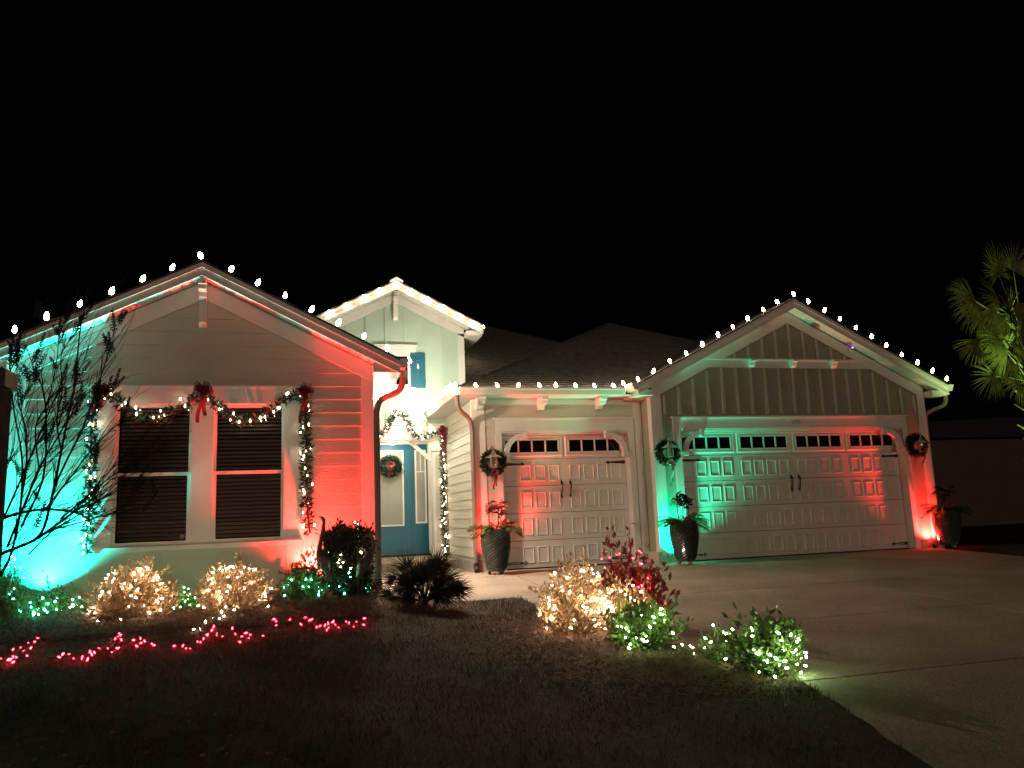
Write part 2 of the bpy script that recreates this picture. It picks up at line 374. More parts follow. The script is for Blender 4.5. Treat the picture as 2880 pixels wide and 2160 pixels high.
def sash(x0, x1, z0, z1, d, fr=.035, par=None, m='trim'):
    g = G(); Y0 = LY+d
    g.box(x0, Y0, z0, x0+fr, Y0+.03, z1); g.box(x1-fr, Y0, z0, x1, Y0+.03, z1); g.box(x0+fr, Y0, z1-fr, x1-fr, Y0+.03, z1); g.box(x0+fr, Y0, z0, x1-fr, Y0+.03, z0+fr*1.2)
    o = obj('window_sash', g, M[m], par or wn)
    g = G(); g.box(x0+fr+.001, Y0+.012, z0+fr*1.2+.001, x1-fr-.001, Y0+.016, z1-fr-.001); obj('window_pane', g, M['glass'], par or wn)
slat = G(); slat.hexa([(-.39,-.022,-.010),(.39,-.022,-.010),(.39,.022,.010),(-.39,.022,.010),(-.39,-.022,-.007),(.39,-.022,-.007),(.39,.022,.013),(-.39,.022,.013)])
slat = slat.mesh('blind_slat', M['blind'])
for x0, x1 in ((-2.12,-1.245), (-.985,-.13)):
    sash(x0, x1, 1.60, 2.485, -.012+.012, .035); sash(x0, x1, .76, 1.645, -.028, .04)
    xm = (x0+x1)/2
    for k in range(33):
        z = .84+.0495*k
        o = obj('blind_slat', slat, None, wn, (xm, LY+.075, z+R.gauss(0,.0012))); o.rotation_euler = (R.gauss(0,.07)+.25, R.gauss(0,.0015), 0)
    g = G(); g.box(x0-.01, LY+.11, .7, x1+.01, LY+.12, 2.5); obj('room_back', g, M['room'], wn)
g = G(); g.box(-1.36, LY+.040, .83, -1.31, LY+.046, .88); obj('window_sticker', g, M['ribbonw'], wn, label='small square sticker at the pane corner')
# recessed panels below the window
pn = hnode('panelled_apron')
g = G(); g.box(-2.34, LY-.050, -.1, -.105, LY-.002, .698); obj('apron_board', g, M['panelmint'], pn)
for x0, x1 in ((-2.34,-2.12),(-1.237,-1.02),(-.162,-.105)):
    g = G(); g.box(x0, LY-.070, -.1, x1, LY-.051, .698); obj('stile', g, M['panelmint'], pn)
for x0, x1 in ((-2.119,-1.238),(-1.019,-.163)):
    g = G(); g.box(x0, LY-.070, .55, x1, LY-.051, .698); obj('rail', g, M['panelmint'], pn)

# the sheathing is opaque: cut the window openings by rebuilding it in pieces
bpy.data.objects.remove([o for o in wl.children if o.name.startswith('wall_sheathing')][0])
g = G(); Yb = LY+.13
g.prism([(-3.27,2.49),(.99,2.49),(.99,2.92),(LC,4.02),(-3.27,2.92)], LY, Yb)
g.box(-3.27, LY, -.2, -2.13, Yb, 2.489); g.box(-.12, LY, -.2, .99, Yb, 2.489); g.box(-1.245, LY, -.2, -.985, Yb, 2.489)
g.box(-2.129, LY, -.2, -1.246, Yb, .75); g.box(-.984, LY, -.2, -.121, Yb, .75)
g.box(.84, Yb+.002, -.1, .985, 17.9, 3.0); g.box(-3.27, Yb+.002, -.1, -3.12, 17.9, 3.0)
obj('wall_sheathing', g, M['siding'], wl)

# downspouts
def spout(pts, m, name='downspout', w=.035):
    g = G(); g.sm = False; g.tube(pts, w, n=8)
    o = part(name, g, M[m]); return o
def bez(pts, n=8):
    out = []
    P = [Vector(p) for p in pts]
    P = [P[0]]+P+[P[-1]]
    for i in range(1, len(P)-2):
        for k in range(n):
            t = k/n; a, b, c, d = P[i-1], P[i], P[i+1], P[i+2]
            out.append(.5*((2*b)+(-a+c)*t+(2*a-5*b+4*c-d)*t*t+(-a+3*b-3*c+d)*t**3))
    out.append(P[-2]); return out
dsp = spout(bez([(1.40,10.55,2.93),(1.40,10.55,2.82),(1.34,10.62,2.66),(1.12,10.74,2.56),(1.06,10.765,2.40)])+[(1.06,10.765,.10)], 'brown', w=.043)
g = G(); g.tube([(1.06,10.765,.17),(1.06,10.75,.09),(1.075,10.62,.03)], .052, n=8); obj('elbow', g, M['black'], dsp)
g = G(); K_gutter(g, (2.75, 13.52, 3.06), (5.82, 13.52, 3.06), (0,-1,0)); part('gutter', g, M['gutter'])
g = G(); K_gutter(g, (2.77, 13.52, 3.06), (2.77, 16.75, 3.06), (-1,0,0)); part('gutter', g, M['gutter'])
dsp = spout(bez([(2.72,13.50,3.05),(2.72,13.50,2.95),(2.78,13.58,2.80),(3.00,13.86,2.68),(3.06,13.93,2.50)])+[(3.06,13.93,.06)], 'brown', w=.042)
g = G(); g.tube([(3.06,13.925,.15),(3.06,13.90,.07),(3.04,13.76,.03)], .05, n=8); obj('elbow', g, M['black'], dsp)

# ------------------------------ small garage wall
GY = 14.0
ga = hnode('small_garage_wall')
fnG = lambda u, z, n: (u, GY-n, z)
g = G(); g.box(3.105, GY, 0, 3.60, GY+.12, 3.1); g.box(6.10, GY, 0, 6.38, GY+.12, 3.1); g.box(3.601, GY, 2.47, 6.099, GY+.12, 3.1)
obj('wall_sheathing', g, M['siding'], ga)
def gz(z): return [z+.175*i for i in range(0, 18)]
lap_wall(ga, fnG, [.28+.175*i for i in range(17)], lambda z: 3.31, lambda z: 6.28, holes=[(3.49, 6.22, -1, 2.68)])
for a in ((3.105,3.31,.20,3.05),(6.22,6.37,0.0,3.05)):
    g = G(); g.box(a[0], GY-.032, a[2], a[1], GY-.002, a[3]); obj('corner_board', g, M['trim'], ga)
g = G(); g.box(3.08, GY-.03, 0, 3.6, GY-.004, .19); obj('stem_wall', g, M['box'], ga)
g = G(); g.box(3.31, GY-.036, 2.95, 6.22, GY-.002, 3.06); obj('frieze_board', g, M['trim'], ga)
g = G(); g.box(2.80, 13.53, 3.062, 6.37, GY+.1, 3.08); obj('soffit', g, M['soffit'], ga)
g = G(); g.box(2.80, GY+.1, 3.062, 3.10, 16.8, 3.08); obj('soffit', g, M['soffit'], ga)
for bx in (3.20, 4.36, 5.50):
    g = G(); g.prismf([(0,.0),(-.36,.0),(-.36,-.05),(-.30,-.07),(-.28,-.12),(-.12,-.14),(-.08,-.20),(0,-.21)], lambda u, v, n: (bx+n, GY-.034+u, 3.055+v), -.06, .06)
    obj('eave_bracket', g, M['trim'], ga)
def casings(wall, Y, x0, x1, zt, w0, w1, hd, cap):
    g = G(); g.box(x0-w0, Y-.036, 0, x0, Y-.002, zt+hd); obj('door_casing', g, M['trim'], wall)
    g = G(); g.box(x1, Y-.036, 0, x1+w1, Y-.002, zt+hd); obj('door_casing', g, M['trim'], wall)
    g = G(); g.box(x0+.001, Y-.036, zt, x1-.001, Y-.002, zt+hd); obj('door_header', g, M['trim'], wall)
    g = G(); g.box(x0-w0-.03, Y-.075, zt+hd+.001, x1+w1+.03, Y-.002, zt+hd+.03); obj('header_cap', g, M['trim'], wall)
    for s, xx in ((0, x0), (1, x1)):
        g = G(); g.box(xx-.012 if s == 0 else xx, Y, 0, xx if s == 0 else xx+.012, Y+.2, zt); obj('jamb', g, M['trim'], wall)
    g = G(); g.box(x0, Y, zt, x1, Y+.2, zt+.012); obj('jamb', g, M['trim'], wall)
    for k in range(2):
        g = G(); g.box(x0, Y-.02+.05*k, zt-.03-.025*k, x1, Y+.02+.05*k, zt-.001-.0*k); obj('head_moulding', g, M['trim'], wall)
casings(ga, GY, 3.61, 6.086, 2.46, .11, .12, .22, .03)
def knee(wall, Y, x, z, s, r=.42, w=.09, th=.07):
    # curved corner bracket from the jamb up to the header
    pts = []
    o_ = [(x+s*0, z-r-.06), (x+s*0, z-r+.02)]
    cx, cz = x+s*(r), z-r
    arc = [(cx-s*(r-.03)*math.cos(a), cz+(r-.03)*math.sin(a)) for a in [i*math.pi/2/7 for i in range(8)]]
    arc2 = [(cx-s*(r-.12)*math.cos(a), cz+(r-.12)*math.sin(a)) for a in [i*math.pi/2/7 for i in range(8)]]
    g = G()
    for i in range(7):
        g.prism([arc[i], arc[i+1], arc2[i+1], arc2[i]], Y-w, Y-.0)
    g.box(cx-.02*s, Y-w-.01, z-.14, cx+.05*s, Y+.0, z-.005)
    g.box(x+s*.002, Y-w-.01, cz-.07, x+s*.13, Y, cz+.0)
    obj('corner_bracket', g, M['trim'], wall)
knee(ga, GY+.03, 3.615, 2.455, 1); knee(ga, GY+.03, 6.081, 2.455, -1)

# garage doors
PANW, PANH = .215, .30
g = G()
def ring(g, w, h, b, n0, n1):
    # bevelled raised frame (outer w,h; band b)
    o1 = [(-w/2,-h/2),(w/2,-h/2),(w/2,h/2),(-w/2,h/2)]; o2 = [(-w/2+b*.35,-h/2+b*.35),(w/2-b*.35,-h/2+b*.35),(w/2-b*.35,h/2-b*.35),(-w/2+b*.35,h/2-b*.35)]
    o3 = [(-w/2+b*.65,-h/2+b*.65),(w/2-b*.65,-h/2+b*.65),(w/2-b*.65,h/2-b*.65),(-w/2+b*.65,h/2-b*.65)]; o4 = [(-w/2+b,-h/2+b),(w/2-b,-h/2+b),(w/2-b,h/2-b),(-w/2+b,h/2-b)]
    vs = [(x, -n0, z) for x, z in o1]+[(x, -n1, z) for x, z in o2]+[(x, -n1, z) for x, z in o3]+[(x, -n0, z) for x, z in o4]
    fs = [(r*4+i, r*4+(i+1) % 4, (r+1)*4+(i+1) % 4, (r+1)*4+i) for r in range(3) for i in range(4)] + [(12,13,14,15)]
    g.add(vs, fs)
ring(g, PANW, PANH, .028, .001, .013); PAN = g.mesh('panel', M['door'])
def strap(parent, x, y, z, s, L=.42):
    pts = [(0,-.032),(L*.80,-.014),(L*.84,-.034),(L*.90,-.026),(L*.92,-.016),(L,0)]
    pts = pts + [(a, -b) for a, b in pts[-2::-1]]
    g = G(); g.prism([(x+s*a, z+b) for a, b in pts], y-.012, y-.004); obj('strap_hinge', g, M['black'], parent)
def pull(parent, x, y, z, s):
    c = [(x+s*(.012-.03*math.cos(t*math.pi)*.3), z-.13+.26*t) for t in [i/8 for i in range(9)]]
    g = G(); g.tube([(a+.006*math.sin(7*(b-z)), y-.045 if .12 < i/8 < .88 else y-.012, b) for i, (a, b) in enumerate(c)], .011, n=6)
    for zz in (z-.13, z+.13): g.prism([(c[4][0]-.022, zz-.02*(zz>z)+.02*(zz<z)),(c[4][0], zz-.045 if zz < z else zz-.05),(c[4][0]+.022, zz),(c[4][0], zz+.05 if zz > z else zz+.045)], y-.012, y-.004)
    obj('door_pull', g, M['black'], parent)
def garage_door(name, x0, x1, Y, H, n, label):
    d = hnode(name); d['label'] = label
    W = x1-x0; sh = H/5
    for r in range(5):
        g = G(); z0 = H-(r+1)*sh; zz0, zz1 = z0+.004, z0+sh-.004
        if r: g.box(x0+.005, Y, zz0, x1-.005, Y+.045, zz1)
        else: g.box(x0+.005, Y, zz0, x1-.005, Y+.045, zz1)
        obj('door_section', g, M['door'], d)
    gw = W/n
    for k in range(n):
        xc = x0+gw*(k+.5)
        for r in range(1, 5):
            zc = H-(r+.5)*sh-.01
            for j in range(4): obj('panel', PAN, None, d, (xc+(j-1.5)*.275, Y, zc))
        # window light with four panes
        fw_, fh = 1.10, .30; zc = H-.5*sh-.01
        g = G(); ring(g, fw_+.09, fh+.09, .05, .001, .02); obj('window_frame', g, M['trim'], d, (xc, Y, zc))
        for j in range(5):
            g = G(); g.box(-.014, -.024, -fh/2+.02, .014, -.003, fh/2-.02); obj('muntin', g, M['trim'], d, (xc+(j-2)*(fw_-.06)/4, Y, zc))
        for j in range(2):
            g = G(); g.box(-fw_/2+.02, -.024, -.012, fw_/2-.02, -.003, .012); obj('muntin', g, M['trim'], d, (xc, Y, zc+(j-.5)*(fh-.055)))
        for j in range(4):
            g = G(); g.box(-(fw_-.06)/8+.015, -.010, -fh/2+.042, (fw_-.06)/8-.015, -.003, fh/2-.042); obj('window_pane', g, M['dark'], d, (xc+(j-1.5)*(fw_-.06)/4, Y, zc))
    g = G(); g.box(x0, Y-.01, -.03, x1, Y+.05, .012); obj('bottom_seal', g, M['black'], d)
    xm = (x0+x1)/2
    for z in (H-sh-.09, .10):
        strap(d, x0+.02, Y, z, 1, .46); strap(d, x1-.02, Y, z, -1, .40)
    pull(d, xm-.085, Y, 1.36 if n == 4 else 1.40, 1); pull(d, xm+.085, Y, 1.36 if n == 4 else 1.40, 1)
    return d
garage_door('garage_door', 3.612, 6.084, GY+.17, 2.455, 2, 'single white panelled garage door beside the porch')

# side wall of the small garage, facing the porch
sw = hnode('garage_side_wall')
fnS = lambda u, z, n: (3.10-n, u, z)
g = G(); g.box(3.105, GY+.13, 0, 3.22, 18, 3.06); obj('wall_sheathing', g, M['siding'], sw)
for z0, z1 in zip([.24+.172*i for i in range(16)], [.24+.172*(i+1) for i in range(16)]):
    g = G(); row_seg(g, lambda u, z, n: fnS(u, z, n), z0, z1+.008, 16.62, GY+.03, 16.62, GY+.03); obj('siding_board', g, M['siding'], sw)
g = G(); g.box(3.03, GY-.01, .0, 3.104, 16.8, .19); obj('stem_wall', g, M['stone'], sw)
g = G(); g.box(3.07, GY-.03, .20, 3.104, GY+.10, 3.05); obj('corner_board', g, M['trim'], sw)

# hip roof over the garages, built course by course
def hip(name, x0, y0, z0, half, m='shingle', step=.125, sl=.5, front_only=False, yb=None):
    rf = hnode(name)
    ax, ay, az = x0+half, y0+half, z0+sl*half
    n = int(half/step/ .9); gl = [G(), G()]
    for i in range(n):
        a, b = half*i/n, half*(i+1)/n; t = .010
        # front slope course: lower edge proud
        gl[0].add([(x0+a, y0+a, z0+sl*a+t), (2*ax-x0-a, y0+a, z0+sl*a+t), (2*ax-x0-b, y0+b, z0+sl*b+.001), (x0+b, y0+b, z0+sl*b+.001), (x0+a, y0+a-.004, z0+sl*a-.01), (2*ax-x0-a, y0+a-.004, z0+sl*a-.01)], [(0,1,2,3),(4,5,1,0)])
        gl[1].add([(x0+a, y0+a, z0+sl*a+t), (x0+a, y0+2*half-a, z0+sl*a+t), (x0+b, y0+2*half-b, z0+sl*b), (x0+b, y0+b, z0+sl*b), (x0+a-.004, y0+a, z0+sl*a-.01), (x0+a-.004, y0+2*half-a, z0+sl*a-.01)], [(3,2,1,0),(0,1,5,4)])
        gl[1].add([(2*ax-x0-a, y0+a, z0+sl*a+t), (2*ax-x0-a, y0+2*half-a, z0+sl*a+t), (2*ax-x0-b, y0+2*half-b, z0+sl*b), (2*ax-x0-b, y0+b, z0+sl*b)], [(0,1,2,3)])
    gl[1].add([(x0, y0+2*half, z0), (2*ax-x0, y0+2*half, z0), (ax, ay, az)], [(2,1,0)])
    obj('shingle_courses', gl[0], M[m], rf, kind='stuff'); obj('shingle_courses', gl[1], M[m], rf, kind='stuff')
    for s in (0, 1):   # hip cap shingles, one by one
        k = int(half*1.5/.14)
        for i in range(k):
            t0, t1 = half*i/k, half*(i+1.15)/k
            t1 = min(t1, half)
            P = lambda t, dx, dy, h: ((x0+t+dx if s == 0 else 2*ax-x0-t-dx), y0+t+dy, z0+sl*t+h)
            g = G(); g.add([P(t0,0,0,.045), P(t0,.13,-.0,.022), P(t1,.13,-.0,.014), P(t1,0,0,.030), P(t0,-.0,.13,.022), P(t1,-.0,.13,.014)], [(0,1,2,3),(3,5,4,0)])
            obj('ridge_cap', g, M['shingle'], rf)
    return rf
hip('garage_roof', 2.75, 13.52, 3.19, 4.93)
p = at(1300, 904, Y=23.3)
hip('main_roof', p.x-6.2, p.y-6.2, p.z-3.1, 6.2, step=.14)
g = G(); g.box(2.77, 13.525, 3.06, 5.9, 13.56, 3.19); part('fascia_board', g, M['trim'])
g = G(); g.box(2.77, 13.56, 3.06, 2.80, 16.75, 3.19); part('fascia_board', g, M['trim'])

# ------------------------------ double garage wing
DY = 13.5; DC = 9.42
gb = hnode('double_garage_wall')
g = G()
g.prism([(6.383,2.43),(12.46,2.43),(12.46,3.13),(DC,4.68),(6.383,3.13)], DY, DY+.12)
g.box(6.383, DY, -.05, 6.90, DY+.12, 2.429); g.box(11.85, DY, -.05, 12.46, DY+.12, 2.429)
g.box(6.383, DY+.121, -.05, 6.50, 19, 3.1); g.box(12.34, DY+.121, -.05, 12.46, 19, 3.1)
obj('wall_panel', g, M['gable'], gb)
top = lambda x: 4.93-.21-.24-.5*abs(x-DC)
bx0 = DC-.31*9
for i in range(19):
    x = bx0+.31*i
    if 6.55 < x < 12.25:
        zt = min(3.585, top(x)-.02)
        zb = 2.69
        g = G(); g.box(x-.028, DY-.032, zb, x+.028, DY-.001, zt); obj('batten', g, M['batten'], gb)
        if top(x) > 3.84: g = G(); g.box(x-.028, DY-.032, 3.78, x+.028, DY-.001, top(x)+.01); obj('batten', g, M['batten'], gb)
# band across the gable
xa = DC-(4.93-.21-.24-3.60)/.5
g = G(); g.box(DC-2.02, DY-.036, 3.59, DC+2.02, DY-.001, 3.745); obj('band_board', g, M['trim'], gb)
g = G(); g.box(DC-1.95, DY-.065, 3.746, DC+1.95, DY-.001, 3.772); obj('band_cap', g, M['trim'], gb)
for x in (8.50, 9.42, 10.34):
    g = G(); g.prismf([(0,0),(-.15,0),(-.15,-.04),(-.11,-.06),(-.09,-.12),(0,-.15)], lambda u, v, n: (x+n, DY-.037+u, 3.745+v), -.055, .055); obj('band_bracket', g, M['trim'], gb)
for x0, x1 in ((6.383,6.56),(12.28,12.46)):
    g = G(); g.box(x0, DY-.032, .0, x1, DY-.001, 3.12); obj('corner_board', g, M['trim'], gb)
g = G(); g.box(6.35, DY-.03, .0, 6.381, DY+.13, 3.08); obj('corner_board', g, M['trim'], gb)
g = G(); g.box(6.30, DY-.04, -.05, 6.38, GY-.04, .20); obj('stem_wall', g, M['box'], gb)
g = G(); g.box(6.381, DY-.045, -.05, 6.76, DY-.033, .13); obj('stem_wall', g, M['box'], gb)
g = G(); g.box(11.97, DY-.045, -.05, 12.5, DY-.033, .13); obj('stem_wall', g, M['box'], gb)
casings(gb, DY, 6.915, 11.84, 2.42, .14, .12, .20, .03)
knee(gb, DY+.03, 6.92, 2.415, 1); knee(gb, DY+.03, 11.835, 2.415, -1)
garage_door('garage_door', 6.917, 11.838, DY+.17, 2.415, 4, 'double white panelled garage door in the right gable')
rf = gable('right', DC, 3.42, 4.95, 13.2, DY, 20, fas=.21, hw=3.04, friez=.24, boards=.115)
for s in (-1, 1):
    g = G(); x = DC+s*3.05; xe = DC+s*3.40; g.prism([(x, 3.02),(xe, 3.02),(xe, 3.12),(x, 3.12)], 13.24, 20); obj('eave_box', g, M['trim'], rf)
g = G(); K_gutter(g, (DC+3.42, 13.18, 3.11), (DC+3.42, 20, 3.11), (1,0,0)); part('gutter', g, M['gutter'])
g = G(); K_gutter(g, (DC-3.42, 13.18, 3.11), (DC-3.42, 13.55, 3.11), (-1,0,0)); part('gutter', g, M['gutter'])
spout(bez([(12.90,13.35,3.11),(12.90,13.36,3.00),(12.86,13.4,2.84),(12.56,13.52,2.70),(12.51,13.55,2.55)])+[(12.51,13.55,.05)], 'brown', w=.04)
# flat house-number plaque on the header
g = G()
for k, ch in enumerate('520'):
    segs = {'5': [(1,2),(0,2),(0,1),(1,1),(1,0),(0,0)], '2': [(0,2),(1,2),(1,1),(0,1),(0,0),(1,0)], '0': [(0,0),(1,0),(1,2),(0,2),(0,0)]}[ch]
    g.tube([(9.28+k*.075+a*.042, DY-.040, 2.49+b*.037) for a, b in segs], .007, n=4)
obj('house_number', g, M['blind'], gb)
# security camera under the right eave
g = G(); g.sm = True
p = at(2393, 983, Y=13.44)
cm = tag(obj('security_camera', G().lathe([(0,-.05),(.045,-.045),(.055,0),(.05,.03),(0,.045)], n=12), M['trim'], loc=p), 'white round security camera with purple glint on the right gable', 'camera')
g = G(); g.lathe([(0,-.022),(.022,-.02),(.026,0),(0,.01)], n=10); obj('lens', g, M['dark'], cm, (0,-.05,0))
obj('led', ico(.012), emit('purple_led', (.6,.35,1), 6), cm, (.0,-.06,.028))

# ------------------------------ tower over the porch
TY = 16.8; TC = 2.07
tw = hnode('entry_tower_wall')
g = G(); g.prism([(.57,2.92),(3.57,2.92),(3.57,4.90),(TC,5.66),(.57,4.90)], TY, TY+.12); g.box(3.45, TY+.121, 2.9, 3.57, 19, 4.9); g.box(.57, TY+.121, 2.9, .7, 19, 4.9)
obj('wall_panel', g, M['mint'], tw)
topt = lambda x: 5.98-.20-.20-.5*abs(x-TC)
for dx in (-1.02,-.61,-.205,.205,.61,1.02):
    x = TC+dx
    for z0, z1 in (((2.92, 3.58), (4.65, topt(x))) if abs(dx) < .43 else ((2.92, 3.70), (4.5, topt(x))) if dx == .61 else ((2.92, topt(x)),)):
        g = G(); g.box(x-.028, TY-.022, z0, x+.028, TY-.001, z1); obj('batten', g, M['mint'], tw)
g = G(); g.box(3.43, TY-.034, 2.92, 3.57, TY-.001, 4.92); obj('corner_board', g, M['trim'], tw)
g = G(); g.box(.57, TY-.034, 2.92, .71, TY-.001, 4.92); obj('corner_board', g, M['trim'], tw)
rf = gable('tower', TC, 1.86, 5.99, 16.45, TY, 20, fas=.20, hw=1.5, friez=.20)
corbel(rf, TC, TY-.03, 5.79, .62, .10)
g = G(); g.prism([(TC-.14, 5.94),(TC, 6.02),(TC+.14, 5.94),(TC+.14,5.965),(TC,6.045),(TC-.14,5.965)], 16.38, 20); obj('ridge_cap', g, M['trim'], rf)
for s in (-1, 1):
    g = G(); x = TC+s*1.5; xe = TC+s*1.85; g.prism([(x, 4.83),(xe, 4.83),(xe, 4.93),(x, 4.93)], 16.49, 20); obj('eave_box', g, M['trim'], rf)
tn = hnode('tower_window')
def tb(name, x0, x1, z0, z1, n1, m='trim', n0=.002):
    g = G(); g.box(x0, TY-n1, z0, x1, TY-n0, z1); return obj(name, g, M[m], tn)
tb('window_pane', 1.82, 2.32, 3.79, 4.40, .012, 'dark'); tb('casing', 1.76, 1.819, 3.72, 4.46, .035); tb('casing', 2.321, 2.375, 3.72, 4.46, .035)
tb('casing', 1.82, 2.32, 4.401, 4.46, .035); tb('casing', 1.82, 2.32, 3.72, 3.789, .035); tb('muntin', 2.06, 2.08, 3.79, 4.40, .02, n0=.013)
tb('window_head', 1.64, 2.50, 4.461, 4.61, .04); tb('head_cap', 1.61, 2.53, 4.611, 4.65, .085); tb('window_sill', 1.66, 2.48, 3.66, 3.719, .09); tb('sill_apron', 1.69, 2.45, 3.58, 3.659, .04)
def shutter(x0, x1, z0, z1):
    n = 4
    s = hnode('shutter'); wv = (x1-x0)/n
    for i in range(n): g = G(); g.box(x0+i*wv+.002, TY-.045, z0, x0+(i+1)*wv-.002, TY-.024, z1); obj('plank', g, M['tealsh'], s)
    for za in (z0+.10, z1-.20): g = G(); g.box(x0, TY-.062, za, x1, TY-.046, za+.085); obj('ledge', g, M['tealsh'], s)
    c = ((x0+x1)/2, (z0+z1)/2+.07)
    g = G(); pts = [(c[0]+.028*math.cos(t)*(1 if math.sin(t) < 0 else .75), c[1]+.045*math.sin(t)) for t in [2*math.pi*i/14 for i in range(14)]]
    g.prism(pts, TY-.054, TY-.046); g.prism([(c[0]-.012, c[1]+.04),(c[0]+.012, c[1]+.04),(c[0]+.02, c[1]+.075),(c[0], c[1]+.065),(c[0]-.02, c[1]+.075)], TY-.054, TY-.046)
    obj('pineapple_emblem', g, M['trim'], s, label='small pale pineapple shape')
shutter(2.385, 2.70, 3.715, 4.485)
g_ = hnode('tower_side_siding')
for i in range(4):
    g = G(); row_seg(g, lambda u, z, n: (u, TY-.03-n, z), 3.50+.155*i, 3.50+.155*(i+1), .58, 1.72, .58, 1.72); obj('siding_board', g, M['trim'], g_)

# ------------------------------ porch
pc = hnode('porch')
def pb(name, a, m='trim', par=None): g = G(); g.box(*a); return obj(name, g, M[m], par or pc)
pb('beam', (1.0, 16.64, 2.60, 3.10, 16.96, 2.90)); pb('beam_cap', (.99, 16.60, 2.90, 3.12, 16.798, 2.925)); pb('beam_trim', (1.0, 16.66, 2.565, 3.10, 16.94, 2.598))
pb('column', (2.79, 16.66, .16, 3.09, 16.94, 2.564)); 
for z0, z1 in ((.16, .38), (2.35, 2.56)): pb('column_collar', (2.765, 16.635, z0, 3.10, 16.965, z1))
pb('column_panel', (2.85, 16.65, .45, 3.03, 16.659, 2.28), 'siding')
pb('ceiling', (1.0, 16.9, 2.66, 3.1, 17.95, 2.70), 'soffit')
pb('porch_back_wall', (.99, 17.98, 0, 3.10, 18.1, 2.9), 'siding')
g = G()
a, b = Vector((2.34, 16.8, 2.57)), Vector((2.78, 16.8, 2.18)); g.hexa([(a.x-.05,16.76,a.z),(a.x+.05,16.76,a.z),(a.x+.05,16.84,a.z),(a.x-.05,16.84,a.z),(b.x,16.76,b.z-.05),(b.x,16.76,b.z+.06),(b.x,16.84,b.z+.06),(b.x,16.84,b.z-.05)][:4]+[(b.x-.0,16.76,b.z-.06),(b.x+.005,16.76,b.z+.05),(b.x+.005,16.84,b.z+.05),(b.x-.0,16.84,b.z-.06)])
obj('knee_brace', g, M['trim'], pc)
fd = hnode('front_door'); FY = 17.9
def fb(name, a, m='teal'): g = G(); g.box(*a); return obj(name, g, M[m], fd)
fb('door_frame', (1.12, FY+.0, 2.62, 2.98, FY+.08, 2.70), 'trim'); fb('door_frame', (2.885, FY-.02, .17, 2.98, FY+.08, 2.619), 'trim'); fb('door_frame', (1.10, FY-.02, .17, 1.19, FY+.08, 2.619), 'trim')
fb('door_leaf', (1.595, FY+.01, .21, 2.50, FY+.05, 2.615)); fb('mullion', (2.501, FY-.01, .19, 2.53, FY+.06, 2.618)); fb('mullion', (1.56, FY-.01, .19, 1.594, FY+.06, 2.618))
fb('sidelight_leaf', (2.531, FY+.01, .21, 2.884, FY+.05, 2.615)); fb('sidelight_leaf', (1.191, FY+.01, .21, 1.559, FY+.05, 2.615)); fb('threshold', (1.2, FY-.06, .16, 2.98, FY+.05, .205), 'black')
def lite(x0, x1, z0, z1, mun=False):
    g = G()
    g.box(x0, FY-.012, z0, x0+.035, FY+.009, z1); g.box(x1-.035, FY-.012, z0, x1, FY+.009, z1); g.box(x0+.035, FY-.012, z1-.035, x1-.035, FY+.009, z1); g.box(x0+.035, FY-.012, z0, x1-.035, FY+.009, z0+.035)
    if mun: g.box((x0+x1)/2-.01, FY-.010, z1-.48, (x0+x1)/2+.01, FY+.005, z1-.036); g.box(x0+.036, FY-.010, z1-.50, x1-.036, FY+.005, z1-.481)
    obj('glass_frame', g, M['trim'], fd)
    g = G(); g.box(x0+.036, FY-.002, z0+.036, x1-.036, FY+.008, z1-.036); obj('frosted_glass', g, M['frost'], fd)
lite(1.76, 2.345, .82, 2.49); lite(2.595, 2.85, .86, 2.49, True); lite(1.23, 1.49, .86, 2.49, True)
for (x0, x1) in ((1.70, 2.40), (2.60, 2.83)):
    for (z0, z1) in ((.32, .70),):
        g = G(); g.box(x0, FY+.0, z0, x1, FY+.009, z1); obj('raised_panel', g, M['teal'], fd)
tag(obj('lantern_plaque', G().box(1.985, 16.60, 2.927, 2.28, 16.66, 3.09).prism([(1.96,3.09),(2.30,3.09),(2.22,3.16),(2.04,3.16)], 16.58, 16.68).prism([(2.03,3.16),(2.23,3.16),(2.13,3.21)], 16.60, 16.66), M['trim']), 'small white house-shaped ornament on the porch beam under the garland arch', 'ornament')
t = tag(obj('stone_block', G().box(1.10, 15.5, .161, 1.32, 15.75, .40), M['box']), 'small pale block on the porch step behind the corner downspout', 'block')

# ------------------------------ neighbour house, far right
nb = thing('neighbour_house', 'dim brown house wall and roof at the far right edge', 'house', (26, 24, 0))
a, b = at(2600, 1226, Y=22.0), at(2900, 1178, Y=22.0)
g = G(); g.box(-9.2, -2, -1, 14, 8, a.z); obj('wall', g, M['neigh'], nb)
g = G(); g.prism([(-9.8, a.z), (14, a.z), (14, a.z+1.2), (-9.0, a.z+.30)], -2.5, 8); obj('roof', g, M['bark'], nb)
g = G(); g.box(-9.8, -2.55, a.z-.12, 14, -2.51, a.z+.02); obj('fascia_board', g, M['bark'], nb)

